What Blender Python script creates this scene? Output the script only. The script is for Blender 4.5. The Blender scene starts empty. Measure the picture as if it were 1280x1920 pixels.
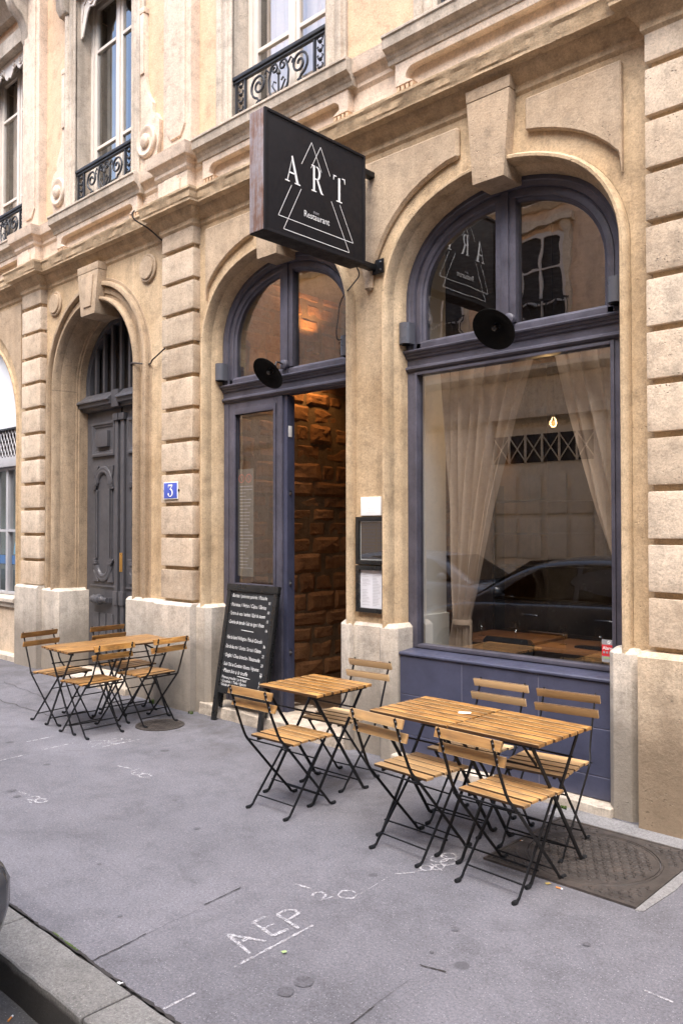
import bpy, bmesh, math, random
from mathutils import Vector, Matrix, noise

random.seed(7)
SC = bpy.context.scene
COL = SC.collection
R = math.radians

# ------------------------------------------------------------------ camera
cam_d = bpy.data.cameras.new('camera')
cam_d.sensor_fit = 'HORIZONTAL'
cam_d.sensor_width = 24.0
cam_d.lens = 28.597
cam_d.clip_start = 0.05
cam_d.clip_end = 2000
cam = bpy.data.objects.new('camera', cam_d)
COL.objects.link(cam)
yaw, pitch, roll = 0.753616, 0.0184563, -0.00098
fw = Vector((-math.sin(yaw) * math.cos(pitch), math.cos(yaw) * math.cos(pitch), math.sin(pitch)))
rt = Vector((math.cos(yaw), math.sin(yaw), 0))
up = rt.cross(fw)
r2 = rt * math.cos(roll) + up * math.sin(roll)
u2 = -rt * math.sin(roll) + up * math.cos(roll)
mw = Matrix((r2, u2, -fw)).transposed().to_4x4()
mw.translation = Vector((0, -5.01518, 1.76661))
cam.matrix_world = mw
SC.camera = cam

# ------------------------------------------------------------------ sky, sun, exposure
SUN_TO = Vector((0.22, -0.45, 0.87)).normalized()      # veiled sun high over the street
world = bpy.data.worlds.new('World')
SC.world = world
world.use_nodes = True
wn = world.node_tree
wn.nodes.clear()
sky = wn.nodes.new('ShaderNodeTexSky')
sky.sky_type = 'NISHITA'
sky.sun_disc = False
sky.sun_elevation = math.asin(SUN_TO.z)
sky.sun_rotation = math.atan2(SUN_TO.x, SUN_TO.y)
sky.air_density = 1.0
sky.dust_density = 3.0
sky.ozone_density = 1.0
bg = wn.nodes.new('ShaderNodeBackground')
bg.inputs['Strength'].default_value = 0.15
wo = wn.nodes.new('ShaderNodeOutputWorld')
wn.links.new(sky.outputs['Color'], bg.inputs['Color'])
wn.links.new(bg.outputs['Background'], wo.inputs['Surface'])

sun_d = bpy.data.lights.new('sun', 'SUN')
sun_d.energy = 1.3
sun_d.angle = R(48)
sun_d.color = (1.0, 0.975, 0.94)
sun = bpy.data.objects.new('sun', sun_d)
COL.objects.link(sun)
sun.rotation_euler = (-SUN_TO).to_track_quat('-Z', 'Y').to_euler()

SC.view_settings.view_transform = 'Standard'
SC.view_settings.look = 'None'
SC.view_settings.gamma = 1.0
SC.view_settings.use_curve_mapping = False
SC.view_settings.exposure = 2.0
SC.cycles.max_bounces = 8
SC.cycles.diffuse_bounces = 5
SC.cycles.glossy_bounces = 4
SC.cycles.transparent_max_bounces = 12
SC.cycles.use_denoising = True
SC.cycles.caustics_reflective = False
SC.cycles.caustics_refractive = False

# ------------------------------------------------------------------ materials
M = {}

def nodes(name):
    m = bpy.data.materials.new(name)
    m.use_nodes = True
    nt = m.node_tree
    nt.nodes.clear()
    out = nt.nodes.new('ShaderNodeOutputMaterial')
    b = nt.nodes.new('ShaderNodeBsdfPrincipled')
    nt.links.new(b.outputs[0], out.inputs['Surface'])
    M[name] = m
    return m, nt, b, out

class NT:
    """small node-graph helper"""
    def __init__(s, nt):
        s.nt = nt
    def n(s, t, **kw):
        nd = s.nt.nodes.new(t)
        for k, v in kw.items():
            setattr(nd, k, v)
        return nd
    def l(s, a, b):
        s.nt.links.new(a, b)
    def pos(s):
        return s.n('ShaderNodeNewGeometry').outputs['Position']
    def obj(s):
        return s.n('ShaderNodeTexCoord').outputs['Object']
    def mapp(s, v, scale=(1, 1, 1), loc=None):
        m = s.n('ShaderNodeMapping')
        s.l(v, m.inputs['Vector'])
        m.inputs['Scale'].default_value = scale
        if loc is not None:
            s.l(loc, m.inputs['Location'])
        return m.outputs[0]
    def noise(s, v, scale, detail=4, rough=0.6, dist=0.0):
        t = s.n('ShaderNodeTexNoise')
        s.l(v, t.inputs['Vector'])
        t.inputs['Scale'].default_value = scale
        t.inputs['Detail'].default_value = detail
        t.inputs['Roughness'].default_value = rough
        t.inputs['Distortion'].default_value = dist
        return t.outputs['Fac']
    def vor(s, v, scale, feature='F1', rand=1.0):
        t = s.n('ShaderNodeTexVoronoi', feature=feature)
        s.l(v, t.inputs['Vector'])
        t.inputs['Scale'].default_value = scale
        t.inputs['Randomness'].default_value = rand
        return t
    def ramp(s, f, stops):
        r = s.n('ShaderNodeValToRGB')
        s.l(f, r.inputs['Fac'])
        e = r.color_ramp.elements
        while len(e) < len(stops):
            e.new(0.5)
        for el, (p, c) in zip(e, stops):
            el.position = p
            el.color = (c, c, c, 1) if not isinstance(c, tuple) else (*c, 1)
        return r.outputs['Color']
    def mix(s, f, a, b, mode='MIX'):
        m = s.n('ShaderNodeMix', data_type='RGBA', blend_type=mode, clamp_factor=True)
        for sock, v in ((m.inputs[0], f), (m.inputs[6], a), (m.inputs[7], b)):
            if hasattr(v, 'is_linked') or hasattr(v, 'links'):
                s.l(v, sock)
            elif isinstance(v, tuple):
                sock.default_value = (*v, 1)
            else:
                sock.default_value = v
        return m.outputs[2]
    def math(s, op, a, b=0.0, c=None):
        m = s.n('ShaderNodeMath', operation=op)
        for i, v in enumerate((a, b) if c is None else (a, b, c)):
            if hasattr(v, 'links'):
                s.l(v, m.inputs[i])
            else:
                m.inputs[i].default_value = v
        return m.outputs[0]
    def bump(s, h, dist, strength=1.0, normal=None):
        b = s.n('ShaderNodeBump')
        s.l(h, b.inputs['Height'])
        b.inputs['Distance'].default_value = dist
        b.inputs['Strength'].default_value = strength
        if normal is not None:
            s.l(normal, b.inputs['Normal'])
        return b.outputs[0]

def stone(name, base, dark, light, rough=0.85, pit=1.0, streak=0.35, objvar=0.0, grime=None):
    m, nt, b, out = nodes(name)
    g = NT(nt)
    p = g.pos()
    big = g.ramp(g.noise(p, 1.1, 5, 0.62, 0.4), [(0.30, 0.0), (0.70, 1.0)])
    col = g.mix(big, dark, light)
    col = g.mix(0.45, col, base)
    mid = g.ramp(g.noise(p, 7.5, 7, 0.75), [(0.33, 0.64), (0.5, 1.0), (0.72, 1.14)])
    col = g.mix(0.8, col, mid, 'MULTIPLY')
    # rain streaks running down the face
    st = g.ramp(g.noise(g.mapp(p, (9.0, 9.0, 0.55)), 1.0, 5, 0.65), [(0.42, 0.62), (0.60, 1.0)])
    col = g.mix(streak, col, st, 'MULTIPLY')
    # fine grain
    fine = g.ramp(g.noise(p, 70, 5, 0.85), [(0.34, 0.56), (0.5, 1.0), (0.68, 1.28)])
    col = g.mix(0.7, col, fine, 'MULTIPLY')
    # pits, clustered
    v = g.vor(g.mapp(p, (1, 1, 1.35)), 42)
    hole = g.ramp(v.outputs['Distance'], [(0.14, 1.0), (0.25, 0.0)])
    clus = g.ramp(g.noise(p, 4.6, 4, 0.65), [(0.57, 0.0), (0.66, 1.0)])
    ph = g.math('MULTIPLY', hole, clus)
    col = g.mix(g.math('MULTIPLY', ph, 0.6 * pit), col, tuple(c * 0.30 for c in dark))
    if objvar:
        oi = g.n('ShaderNodeObjectInfo').outputs['Random']
        tint = g.ramp(oi, [(0.0, (0.74, 0.70, 0.66)), (0.35, (0.97, 0.92, 0.87)), (0.7, (1.08, 1.07, 1.07)), (1.0, (0.82, 0.75, 0.68))])
        col = g.mix(objvar, col, tint, 'MULTIPLY')
    if grime:
        z = g.n('ShaderNodeSeparateXYZ')
        g.l(p, z.inputs[0])
        w = g.noise(p, 2.6, 5, 0.7)
        hz = g.math('ADD', z.outputs['Z'], g.math('MULTIPLY', w, -0.9))
        gm = g.ramp(hz, [(0.0, 1.0), (0.42, 0.0)])
        col = g.mix(g.math('MULTIPLY', gm, grime), col, tuple(c * 0.42 for c in dark))
    g.l(col, b.inputs['Base Color'])
    b.inputs['Roughness'].default_value = rough
    h1 = g.noise(p, 60, 5, 0.75)
    n1 = g.bump(h1, 0.006, 0.55)
    h2 = g.math('MULTIPLY', ph, -1.0)
    n2 = g.bump(h2, 0.012, 0.9 * pit, n1)
    h3 = g.noise(p, 9, 4, 0.6)
    n3 = g.bump(h3, 0.02, 0.35, n2)
    g.l(n3, b.inputs['Normal'])
    return m

stone('stone', (0.545, 0.400, 0.245), (0.34, 0.225, 0.115), (0.67, 0.525, 0.355), pit=0.8)
stone('stone_span', (0.45, 0.338, 0.228), (0.32, 0.225, 0.14), (0.54, 0.425, 0.305), pit=0.9, streak=0.3)
stone('stone_brown', (0.38, 0.275, 0.175), (0.24, 0.165, 0.095), (0.50, 0.385, 0.265), pit=0.8, streak=0.6)
stone('stone_quoin', (0.575, 0.475, 0.36), (0.45, 0.345, 0.245), (0.665, 0.58, 0.47), pit=1.0, streak=0.25, objvar=1.0)
stone('stone_plinth', (0.57, 0.50, 0.42), (0.45, 0.385, 0.31), (0.66, 0.60, 0.52), pit=0.7, streak=0.45, grime=0.75)
stone('plinth_warm', (0.56, 0.435, 0.30), (0.42, 0.30, 0.19), (0.66, 0.54, 0.40), pit=1.0, streak=0.5, grime=0.8)
stone('stone_sill', (0.55, 0.47, 0.38), (0.38, 0.31, 0.235), (0.68, 0.60, 0.50), pit=0.9, streak=0.6)
stone('cornice_stone', (0.58, 0.425, 0.262), (0.40, 0.28, 0.16), (0.67, 0.525, 0.355), pit=0.8, streak=0.5)
stone('plaster', (0.63, 0.445, 0.292), (0.56, 0.385, 0.245), (0.68, 0.50, 0.345), pit=0.05, streak=0.15)
stone('plaster_pale', (0.67, 0.545, 0.43), (0.60, 0.47, 0.365), (0.72, 0.605, 0.49), pit=0.05, streak=0.15)
stone('rubble', (0.33, 0.150, 0.062), (0.22, 0.088, 0.033), (0.42, 0.215, 0.10), pit=1.0, objvar=1.0)
stone('mortar', (0.20, 0.115, 0.06), (0.14, 0.08, 0.04), (0.26, 0.16, 0.09), pit=0.5)
stone('opposite_stone', (0.78, 0.63, 0.45), (0.70, 0.55, 0.38), (0.83, 0.69, 0.51), pit=0.2)
stone('opposite_plaster', (0.84, 0.60, 0.41), (0.78, 0.54, 0.36), (0.87, 0.66, 0.47), pit=0.0)

def paint(name, col, rough=0.4, wear=0.25, bump=0.25, spec=0.5, metal=0.0):
    m, nt, b, out = nodes(name)
    g = NT(nt)
    p = g.pos()
    n = g.ramp(g.noise(p, 5, 5, 0.65), [(0.3, 1 - wear), (0.7, 1 + wear * 0.6)])
    c = g.mix(1.0, col, n, 'MULTIPLY')
    sp = g.ramp(g.noise(p, 55, 3, 0.6), [(0.30, 1 - wear * 0.9), (0.46, 1.0)])
    c = g.mix(0.6, c, sp, 'MULTIPLY')
    g.l(c, b.inputs['Base Color'])
    rr = g.ramp(g.noise(p, 11, 4, 0.6), [(0.3, max(rough - 0.12, 0.05)), (0.7, min(rough + 0.15, 1))])
    g.l(rr, b.inputs['Roughness'])
    b.inputs['Metallic'].default_value = metal
    b.inputs['Specular IOR Level'].default_value = spec
    if bump:
        h = g.noise(g.mapp(p, (18, 18, 5)), 2.2, 4, 0.6)
        g.l(g.bump(h, 0.004, bump), b.inputs['Normal'])
    return m

paint('slate_paint', (0.077, 0.074, 0.099), 0.42, 0.36, 0.7)
paint('panel_paint', (0.056, 0.060, 0.100), 0.40, 0.24, 0.2)
paint('door_paint', (0.070, 0.069, 0.077), 0.42, 0.2, 0.2)
paint('black_metal', (0.006, 0.006, 0.007), 0.45, 0.2, 0.0, spec=0.3)
paint('black_rubber', (0.009, 0.010, 0.012), 0.75, 0.2, 0.0, spec=0.3)
paint('black_inside', (0.005, 0.005, 0.005), 0.7, 0.2, 0.0, spec=0.15)
paint('sign_black', (0.011, 0.010, 0.012), 0.62, 0.12, 0.0, spec=0.25)
paint('sconce_grey', (0.085, 0.088, 0.105), 0.35, 0.12, 0.0)
paint('iron', (0.020, 0.021, 0.025), 0.55, 0.3, 0.3)
paint('frame_black', (0.016, 0.016, 0.016), 0.3, 0.2, 0.0)
paint('white_paint', (0.80, 0.79, 0.77), 0.5, 0.05, 0.05)
paint('white_print', (0.85, 0.85, 0.84), 0.6, 0.02, 0.0)
paint('paper', (0.78, 0.77, 0.82), 0.7, 0.03, 0.0)
paint('grey_print', (0.52, 0.51, 0.54), 0.7, 0.03, 0.0)
paint('chalk', (0.80, 0.80, 0.78), 0.9, 0.25, 0.0)
paint('enamel_blue', (0.075, 0.115, 0.50), 0.28, 0.08, 0.0)
paint('window_cream', (0.66, 0.60, 0.53), 0.5, 0.08, 0.1)
paint('curtain', (0.40, 0.295, 0.22), 0.85, 0.08, 0.0)
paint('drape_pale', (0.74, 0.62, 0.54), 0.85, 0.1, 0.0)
paint('notice_paper', (0.15, 0.13, 0.11), 0.85, 0.1, 0.0)
paint('joint_light', (0.17, 0.17, 0.23), 0.6, 0.2, 0.0)
paint('drape_grey', (0.20, 0.19, 0.175), 0.85, 0.1, 0.0)
paint('dark_room', (0.035, 0.024, 0.018), 0.8, 0.2, 0.0)
paint('room_floor', (0.06, 0.035, 0.02), 0.5, 0.3, 0.0)
paint('car_paint', (0.055, 0.058, 0.066), 0.16, 0.04, 0.0, spec=0.9)
paint('car_silver', (0.22, 0.24, 0.27), 0.22, 0.04, 0.0)
paint('car_trim', (0.012, 0.012, 0.013), 0.6, 0.1, 0.0)
paint('alloy', (0.45, 0.45, 0.46), 0.3, 0.1, 0.0, metal=1.0)
paint('tail_red', (0.35, 0.012, 0.012), 0.15, 0.05, 0.0)
paint('sticker_red', (0.60, 0.030, 0.040), 0.45, 0.05, 0.0)
paint('sticker_grey', (0.30, 0.31, 0.33), 0.5, 0.05, 0.0)
paint('sticker_green', (0.35, 0.50, 0.20), 0.5, 0.05, 0.0)
paint('cyan_print', (0.22, 0.58, 0.85), 0.6, 0.04, 0.0)
paint('blue_print', (0.03, 0.22, 0.65), 0.6, 0.04, 0.0)
paint('shop_white', (0.70, 0.73, 0.77), 0.5, 0.04, 0.0)
paint('shop_grey', (0.40, 0.40, 0.42), 0.5, 0.08, 0.0)
paint('shop_inside', (0.22, 0.27, 0.27), 0.7, 0.15, 0.0)
paint('brass', (0.62, 0.34, 0.09), 0.35, 0.2, 0.0, metal=0.8)
paint('cable_dark', (0.035, 0.026, 0.024), 0.6, 0.2, 0.0)
paint('butt_orange', (0.62, 0.24, 0.06), 0.8, 0.2, 0.0)
paint('dry_leaf', (0.42, 0.30, 0.09), 0.8, 0.3, 0.0)
paint('moss', (0.07, 0.11, 0.02), 0.9, 0.4, 0.5)
paint('bottle_glass', (0.018, 0.028, 0.016), 0.1, 0.1, 0.0)
paint('red_mark', (0.55, 0.15, 0.12), 0.7, 0.1, 0.0)
paint('steel', (0.45, 0.45, 0.46), 0.3, 0.1, 0.0, metal=1.0)
paint('shutter', (0.72, 0.60, 0.44), 0.6, 0.1, 0.0)

# rusty white paint on the outer edge of the hanging sign
m, nt, b, out = nodes('sign_edge')
g = NT(nt)
p = g.pos()
s1 = g.noise(g.mapp(p, (60, 60, 2.2)), 1.0, 6, 0.7)
s2 = g.noise(p, 9, 5, 0.7)
f = g.math('ADD', g.math('MULTIPLY', s1, 0.6), g.math('MULTIPLY', s2, 0.45))
c = g.ramp(f, [(0.38, (0.13, 0.062, 0.042)), (0.48, (0.20, 0.125, 0.10)), (0.56, (0.25, 0.215, 0.225)), (0.70, (0.34, 0.325, 0.35))])
g.l(c, b.inputs['Base Color'])
b.inputs['Roughness'].default_value = 0.6

# asphalt footway
def asphalt(name, dark, light, speck):
    m, nt, b, out = nodes(name)
    g = NT(nt)
    p = g.pos()
    big = g.ramp(g.noise(p, 0.8, 5, 0.6, 0.5), [(0.3, 0.0), (0.7, 1.0)])
    c = g.mix(big, dark, light)
    md = g.ramp(g.noise(p, 2.6, 9, 0.80), [(0.3, 0.55), (0.52, 1.0), (0.75, 1.18)])
    c = g.mix(0.8, c, md, 'MULTIPLY')
    fn = g.ramp(g.noise(p, 80, 5, 0.95), [(0.36, 0.42), (0.5, 1.0), (0.64, 1.55)])
    c = g.mix(0.75, c, fn, 'MULTIPLY')
    v = g.vor(p, 95)
    k = g.ramp(v.outputs['Distance'], [(0.14, 1.0), (0.28, 0.0)])
    sel = g.n('ShaderNodeSeparateColor')
    g.l(v.outputs['Color'], sel.inputs[0])
    pick = g.math('GREATER_THAN', sel.outputs[0], 0.70)
    c = g.mix(g.math('MULTIPLY', g.math('MULTIPLY', k, pick), 0.65), c, speck)
    pick2 = g.math('LESS_THAN', sel.outputs[0], 0.16)
    c = g.mix(g.math('MULTIPLY', g.math('MULTIPLY', k, pick2), 0.7), c, tuple(q * 0.35 for q in dark))
    # stains and gum spots
    v2 = g.vor(p, 1.9)
    gum = g.ramp(v2.outputs['Distance'], [(0.055, 1.0), (0.075, 0.0)])
    c = g.mix(g.math('MULTIPLY', gum, 0.6), c, tuple(q * 0.4 for q in dark))
    st = g.ramp(g.noise(p, 1.7, 6, 0.7, 1.2), [(0.60, 0.0), (0.74, 1.0)])
    c = g.mix(g.math('MULTIPLY', st, 0.45), c, tuple(q * 0.55 for q in dark))
    if name == 'kerb_granite':
        # tyre-black and gutter dirt on the road face
        z = g.n('ShaderNodeSeparateXYZ')
        g.l(p, z.inputs[0])
        hz = g.math('ADD', z.outputs['Z'], g.math('MULTIPLY', g.noise(p, 14, 5, 0.7), -0.03))
        gm = g.ramp(g.math('MULTIPLY', hz, -10.0), [(0.30, 0.0), (0.50, 1.0)])
        c = g.mix(g.math('MULTIPLY', gm, 0.88), c, (0.022, 0.019, 0.017))
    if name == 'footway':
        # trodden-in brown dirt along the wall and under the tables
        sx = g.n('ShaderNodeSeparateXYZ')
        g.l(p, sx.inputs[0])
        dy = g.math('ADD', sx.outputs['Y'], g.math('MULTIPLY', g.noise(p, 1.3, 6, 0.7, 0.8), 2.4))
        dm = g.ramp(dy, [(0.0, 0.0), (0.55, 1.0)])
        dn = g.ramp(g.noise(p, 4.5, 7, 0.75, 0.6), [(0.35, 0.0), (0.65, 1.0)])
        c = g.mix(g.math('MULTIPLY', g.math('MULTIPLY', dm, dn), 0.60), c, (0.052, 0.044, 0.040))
    g.l(c, b.inputs['Base Color'])
    b.inputs['Roughness'].default_value = 0.82
    h = g.noise(p, 160, 4, 0.8)
    n1 = g.bump(h, 0.004, 0.6)
    n2 = g.bump(g.noise(p, 5, 4, 0.6), 0.02, 0.25, n1)
    g.l(n2, b.inputs['Normal'])
asphalt('footway', (0.118, 0.115, 0.129), (0.174, 0.169, 0.189), (0.38, 0.38, 0.405))
asphalt('roadway', (0.060, 0.055, 0.052), (0.095, 0.088, 0.083), (0.25, 0.24, 0.23))
asphalt('cement', (0.19, 0.185, 0.185), (0.25, 0.24, 0.24), (0.4, 0.4, 0.4))

asphalt('kerb_granite', (0.150, 0.145, 0.138), (0.235, 0.228, 0.218), (0.40, 0.39, 0.38))
asphalt('gum', (0.088, 0.085, 0.096), (0.125, 0.121, 0.135), (0.17, 0.17, 0.18))
# dark line of an open joint or crack
m, nt, b, out = nodes('joint_dark')
b.inputs['Base Color'].default_value = (0.040, 0.036, 0.035, 1)
b.inputs['Roughness'].default_value = 0.95

# worn chalk on the asphalt: broken by the grain
m, nt, b, out = nodes('ground_chalk')
g = NT(nt)
p = g.pos()
b.inputs['Base Color'].default_value = (0.52, 0.51, 0.53, 1)
b.inputs['Roughness'].default_value = 0.95
tr = g.n('ShaderNodeBsdfTransparent')
mx = g.n('ShaderNodeMixShader')
f1 = g.noise(p, 120, 3, 0.75)
f2 = g.noise(p, 22, 4, 0.7)
f = g.math('ADD', g.math('MULTIPLY', f1, 0.6), g.math('MULTIPLY', f2, 0.5))
a = g.ramp(f, [(0.45, 0.0), (0.62, 0.80)])
g.l(a, mx.inputs[0])
g.l(tr.outputs[0], mx.inputs[1])
g.l(b.outputs[0], mx.inputs[2])
g.l(mx.outputs[0], out.inputs['Surface'])

# cast iron covers
m, nt, b, out = nodes('cast_iron')
g = NT(nt)
p = g.pos()
c = g.ramp(g.noise(p, 9, 5, 0.7), [(0.3, (0.038, 0.032, 0.029)), (0.55, (0.075, 0.064, 0.058)), (0.75, (0.110, 0.086, 0.072))])
g.l(c, b.inputs['Base Color'])
b.inputs['Roughness'].default_value = 0.55
b.inputs['Metallic'].default_value = 0.25
g.l(g.bump(g.noise(p, 130, 3, 0.7), 0.003, 0.5), b.inputs['Normal'])

# oiled acacia slats with scorched patches; object colour sets the tone of a chair or table
m, nt, b, out = nodes('wood')
g = NT(nt)
o = g.obj()
oi = g.n('ShaderNodeObjectInfo')
cmb = g.n('ShaderNodeCombineXYZ')
g.l(g.math('MULTIPLY', oi.outputs['Random'], 37.0), cmb.inputs[0])
g.l(g.math('MULTIPLY', oi.outputs['Random'], 91.0), cmb.inputs[1])
v = g.mapp(o, (3.0, 40.0, 40.0), cmb.outputs[0])
gr = g.noise(v, 1.0, 6, 0.65, 0.6)
v2 = g.mapp(o, (6.0, 16.0, 16.0), cmb.outputs[0])
sp = g.noise(v2, 1.0, 4, 0.6, 0.3)
c = g.ramp(gr, [(0.28, (0.150, 0.050, 0.010)), (0.45, (0.345, 0.155, 0.036)), (0.58, (0.450, 0.230, 0.062)), (0.78, (0.560, 0.320, 0.110))])
burn = g.ramp(sp, [(0.46, 0.0), (0.66, 0.9)])
oc = g.n('ShaderNodeSeparateColor')
g.l(oi.outputs['Color'], oc.inputs[0])
c = g.mix(g.math('MULTIPLY', burn, oc.outputs[2]), c, (0.048, 0.015, 0.005))
pale = g.mix(gr, (0.54, 0.36, 0.18), (0.66, 0.47, 0.27))
c = g.mix(oc.outputs[1], c, pale)
lum = g.math('MULTIPLY', oc.outputs[0], g.math('ADD', 0.74, g.math('MULTIPLY', oi.outputs['Random'], 0.50)))
c = g.mix(1.0, c, lum, 'MULTIPLY')
# arris highlight and gap shade put into the slat colour: pale edges, dark flanks
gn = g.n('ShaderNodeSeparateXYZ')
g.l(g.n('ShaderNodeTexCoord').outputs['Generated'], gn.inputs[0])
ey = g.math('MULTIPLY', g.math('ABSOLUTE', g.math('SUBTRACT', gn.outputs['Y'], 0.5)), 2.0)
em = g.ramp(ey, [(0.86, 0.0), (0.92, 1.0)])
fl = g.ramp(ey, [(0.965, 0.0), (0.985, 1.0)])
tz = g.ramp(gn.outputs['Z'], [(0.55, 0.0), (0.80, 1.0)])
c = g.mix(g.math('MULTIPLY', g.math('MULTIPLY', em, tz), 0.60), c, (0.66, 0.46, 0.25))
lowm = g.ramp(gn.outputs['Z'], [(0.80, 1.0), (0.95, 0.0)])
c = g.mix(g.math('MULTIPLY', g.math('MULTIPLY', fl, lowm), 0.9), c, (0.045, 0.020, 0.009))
g.l(c, b.inputs['Base Color'])
rr = g.ramp(gr, [(0.3, 0.28), (0.7, 0.42)])
g.l(rr, b.inputs['Roughness'])
g.l(g.bump(gr, 0.002, 0.5), b.inputs['Normal'])

m, nt, b, out = nodes('table_wood_inside')
g = NT(nt)
p = g.pos()
c = g.ramp(g.noise(g.mapp(p, (2, 25, 25)), 1.0, 5, 0.6), [(0.3, (0.20, 0.075, 0.025)), (0.7, (0.36, 0.16, 0.06))])
g.l(c, b.inputs['Base Color'])
b.inputs['Roughness'].default_value = 0.35

# chalkboard with wiped-off haze
m, nt, b, out = nodes('slate_board')
g = NT(nt)
p = g.pos()
c = g.ramp(g.noise(p, 4, 5, 0.6, 1.0), [(0.3, (0.010, 0.011, 0.013)), (0.7, (0.020, 0.021, 0.023))])
g.l(c, b.inputs['Base Color'])
b.inputs['Roughness'].default_value = 0.5

# window glass: thin pane, fresnel mirror over clear
def glass(name, ior=0.08, wav=0.0, tint=(1, 1, 1), wscale=3.0):
    m, nt, b, out = nodes(name)
    nt.nodes.remove(b)
    g = NT(nt)
    p = g.pos()
    ge = g.n('ShaderNodeNewGeometry')
    dt = g.n('ShaderNodeVectorMath', operation='DOT_PRODUCT')
    g.l(ge.outputs['Normal'], dt.inputs[0])
    g.l(ge.outputs['Incoming'], dt.inputs[1])
    co = g.math('ABSOLUTE', dt.outputs['Value'])
    fr = g.math('MULTIPLY_ADD', g.math('POWER', g.math('SUBTRACT', 1.0, co), 5.0), 1.0 - ior, ior)
    gl = g.n('ShaderNodeBsdfGlossy')
    gl.inputs['Roughness'].default_value = 0.0
    tr = g.n('ShaderNodeBsdfTransparent')
    tr.inputs['Color'].default_value = (*tint, 1)
    if wav:
        nb = g.bump(g.noise(p, wscale, 2, 0.4), wav, 1.0)
        g.l(nb, gl.inputs['Normal'])
    mx = g.n('ShaderNodeMixShader')
    g.l(fr, mx.inputs[0])
    g.l(tr.outputs[0], mx.inputs[1])
    g.l(gl.outputs[0], mx.inputs[2])
    g.l(mx.outputs[0], out.inputs['Surface'])
glass('glass_shop', 0.29, 0.0, (0.93, 0.95, 0.94))
glass('glass_old', 0.28, 0.0014, (0.88, 0.90, 0.88), 3.2)
glass('glass_upper', 0.28, 0.0015, (0.90, 0.92, 0.92), 2.0)
glass('glass_car', 0.08, 0.0, (0.10, 0.11, 0.12))
glass('glass_clear', 0.05, 0.0, (0.97, 0.98, 0.98))

def emit(name, col, st):
    m, nt, b, out = nodes(name)
    nt.nodes.remove(b)
    e = nt.nodes.new('ShaderNodeEmission')
    e.inputs['Color'].default_value = (*col, 1)
    e.inputs['Strength'].default_value = st
    nt.links.new(e.outputs[0], out.inputs['Surface'])
emit('filament', (1.0, 0.50, 0.14), 0.42)
emit('lamp_glow', (1.0, 0.60, 0.24), 3.0)
emit('led_red', (1.0, 0.22, 0.10), 0.5)

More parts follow.
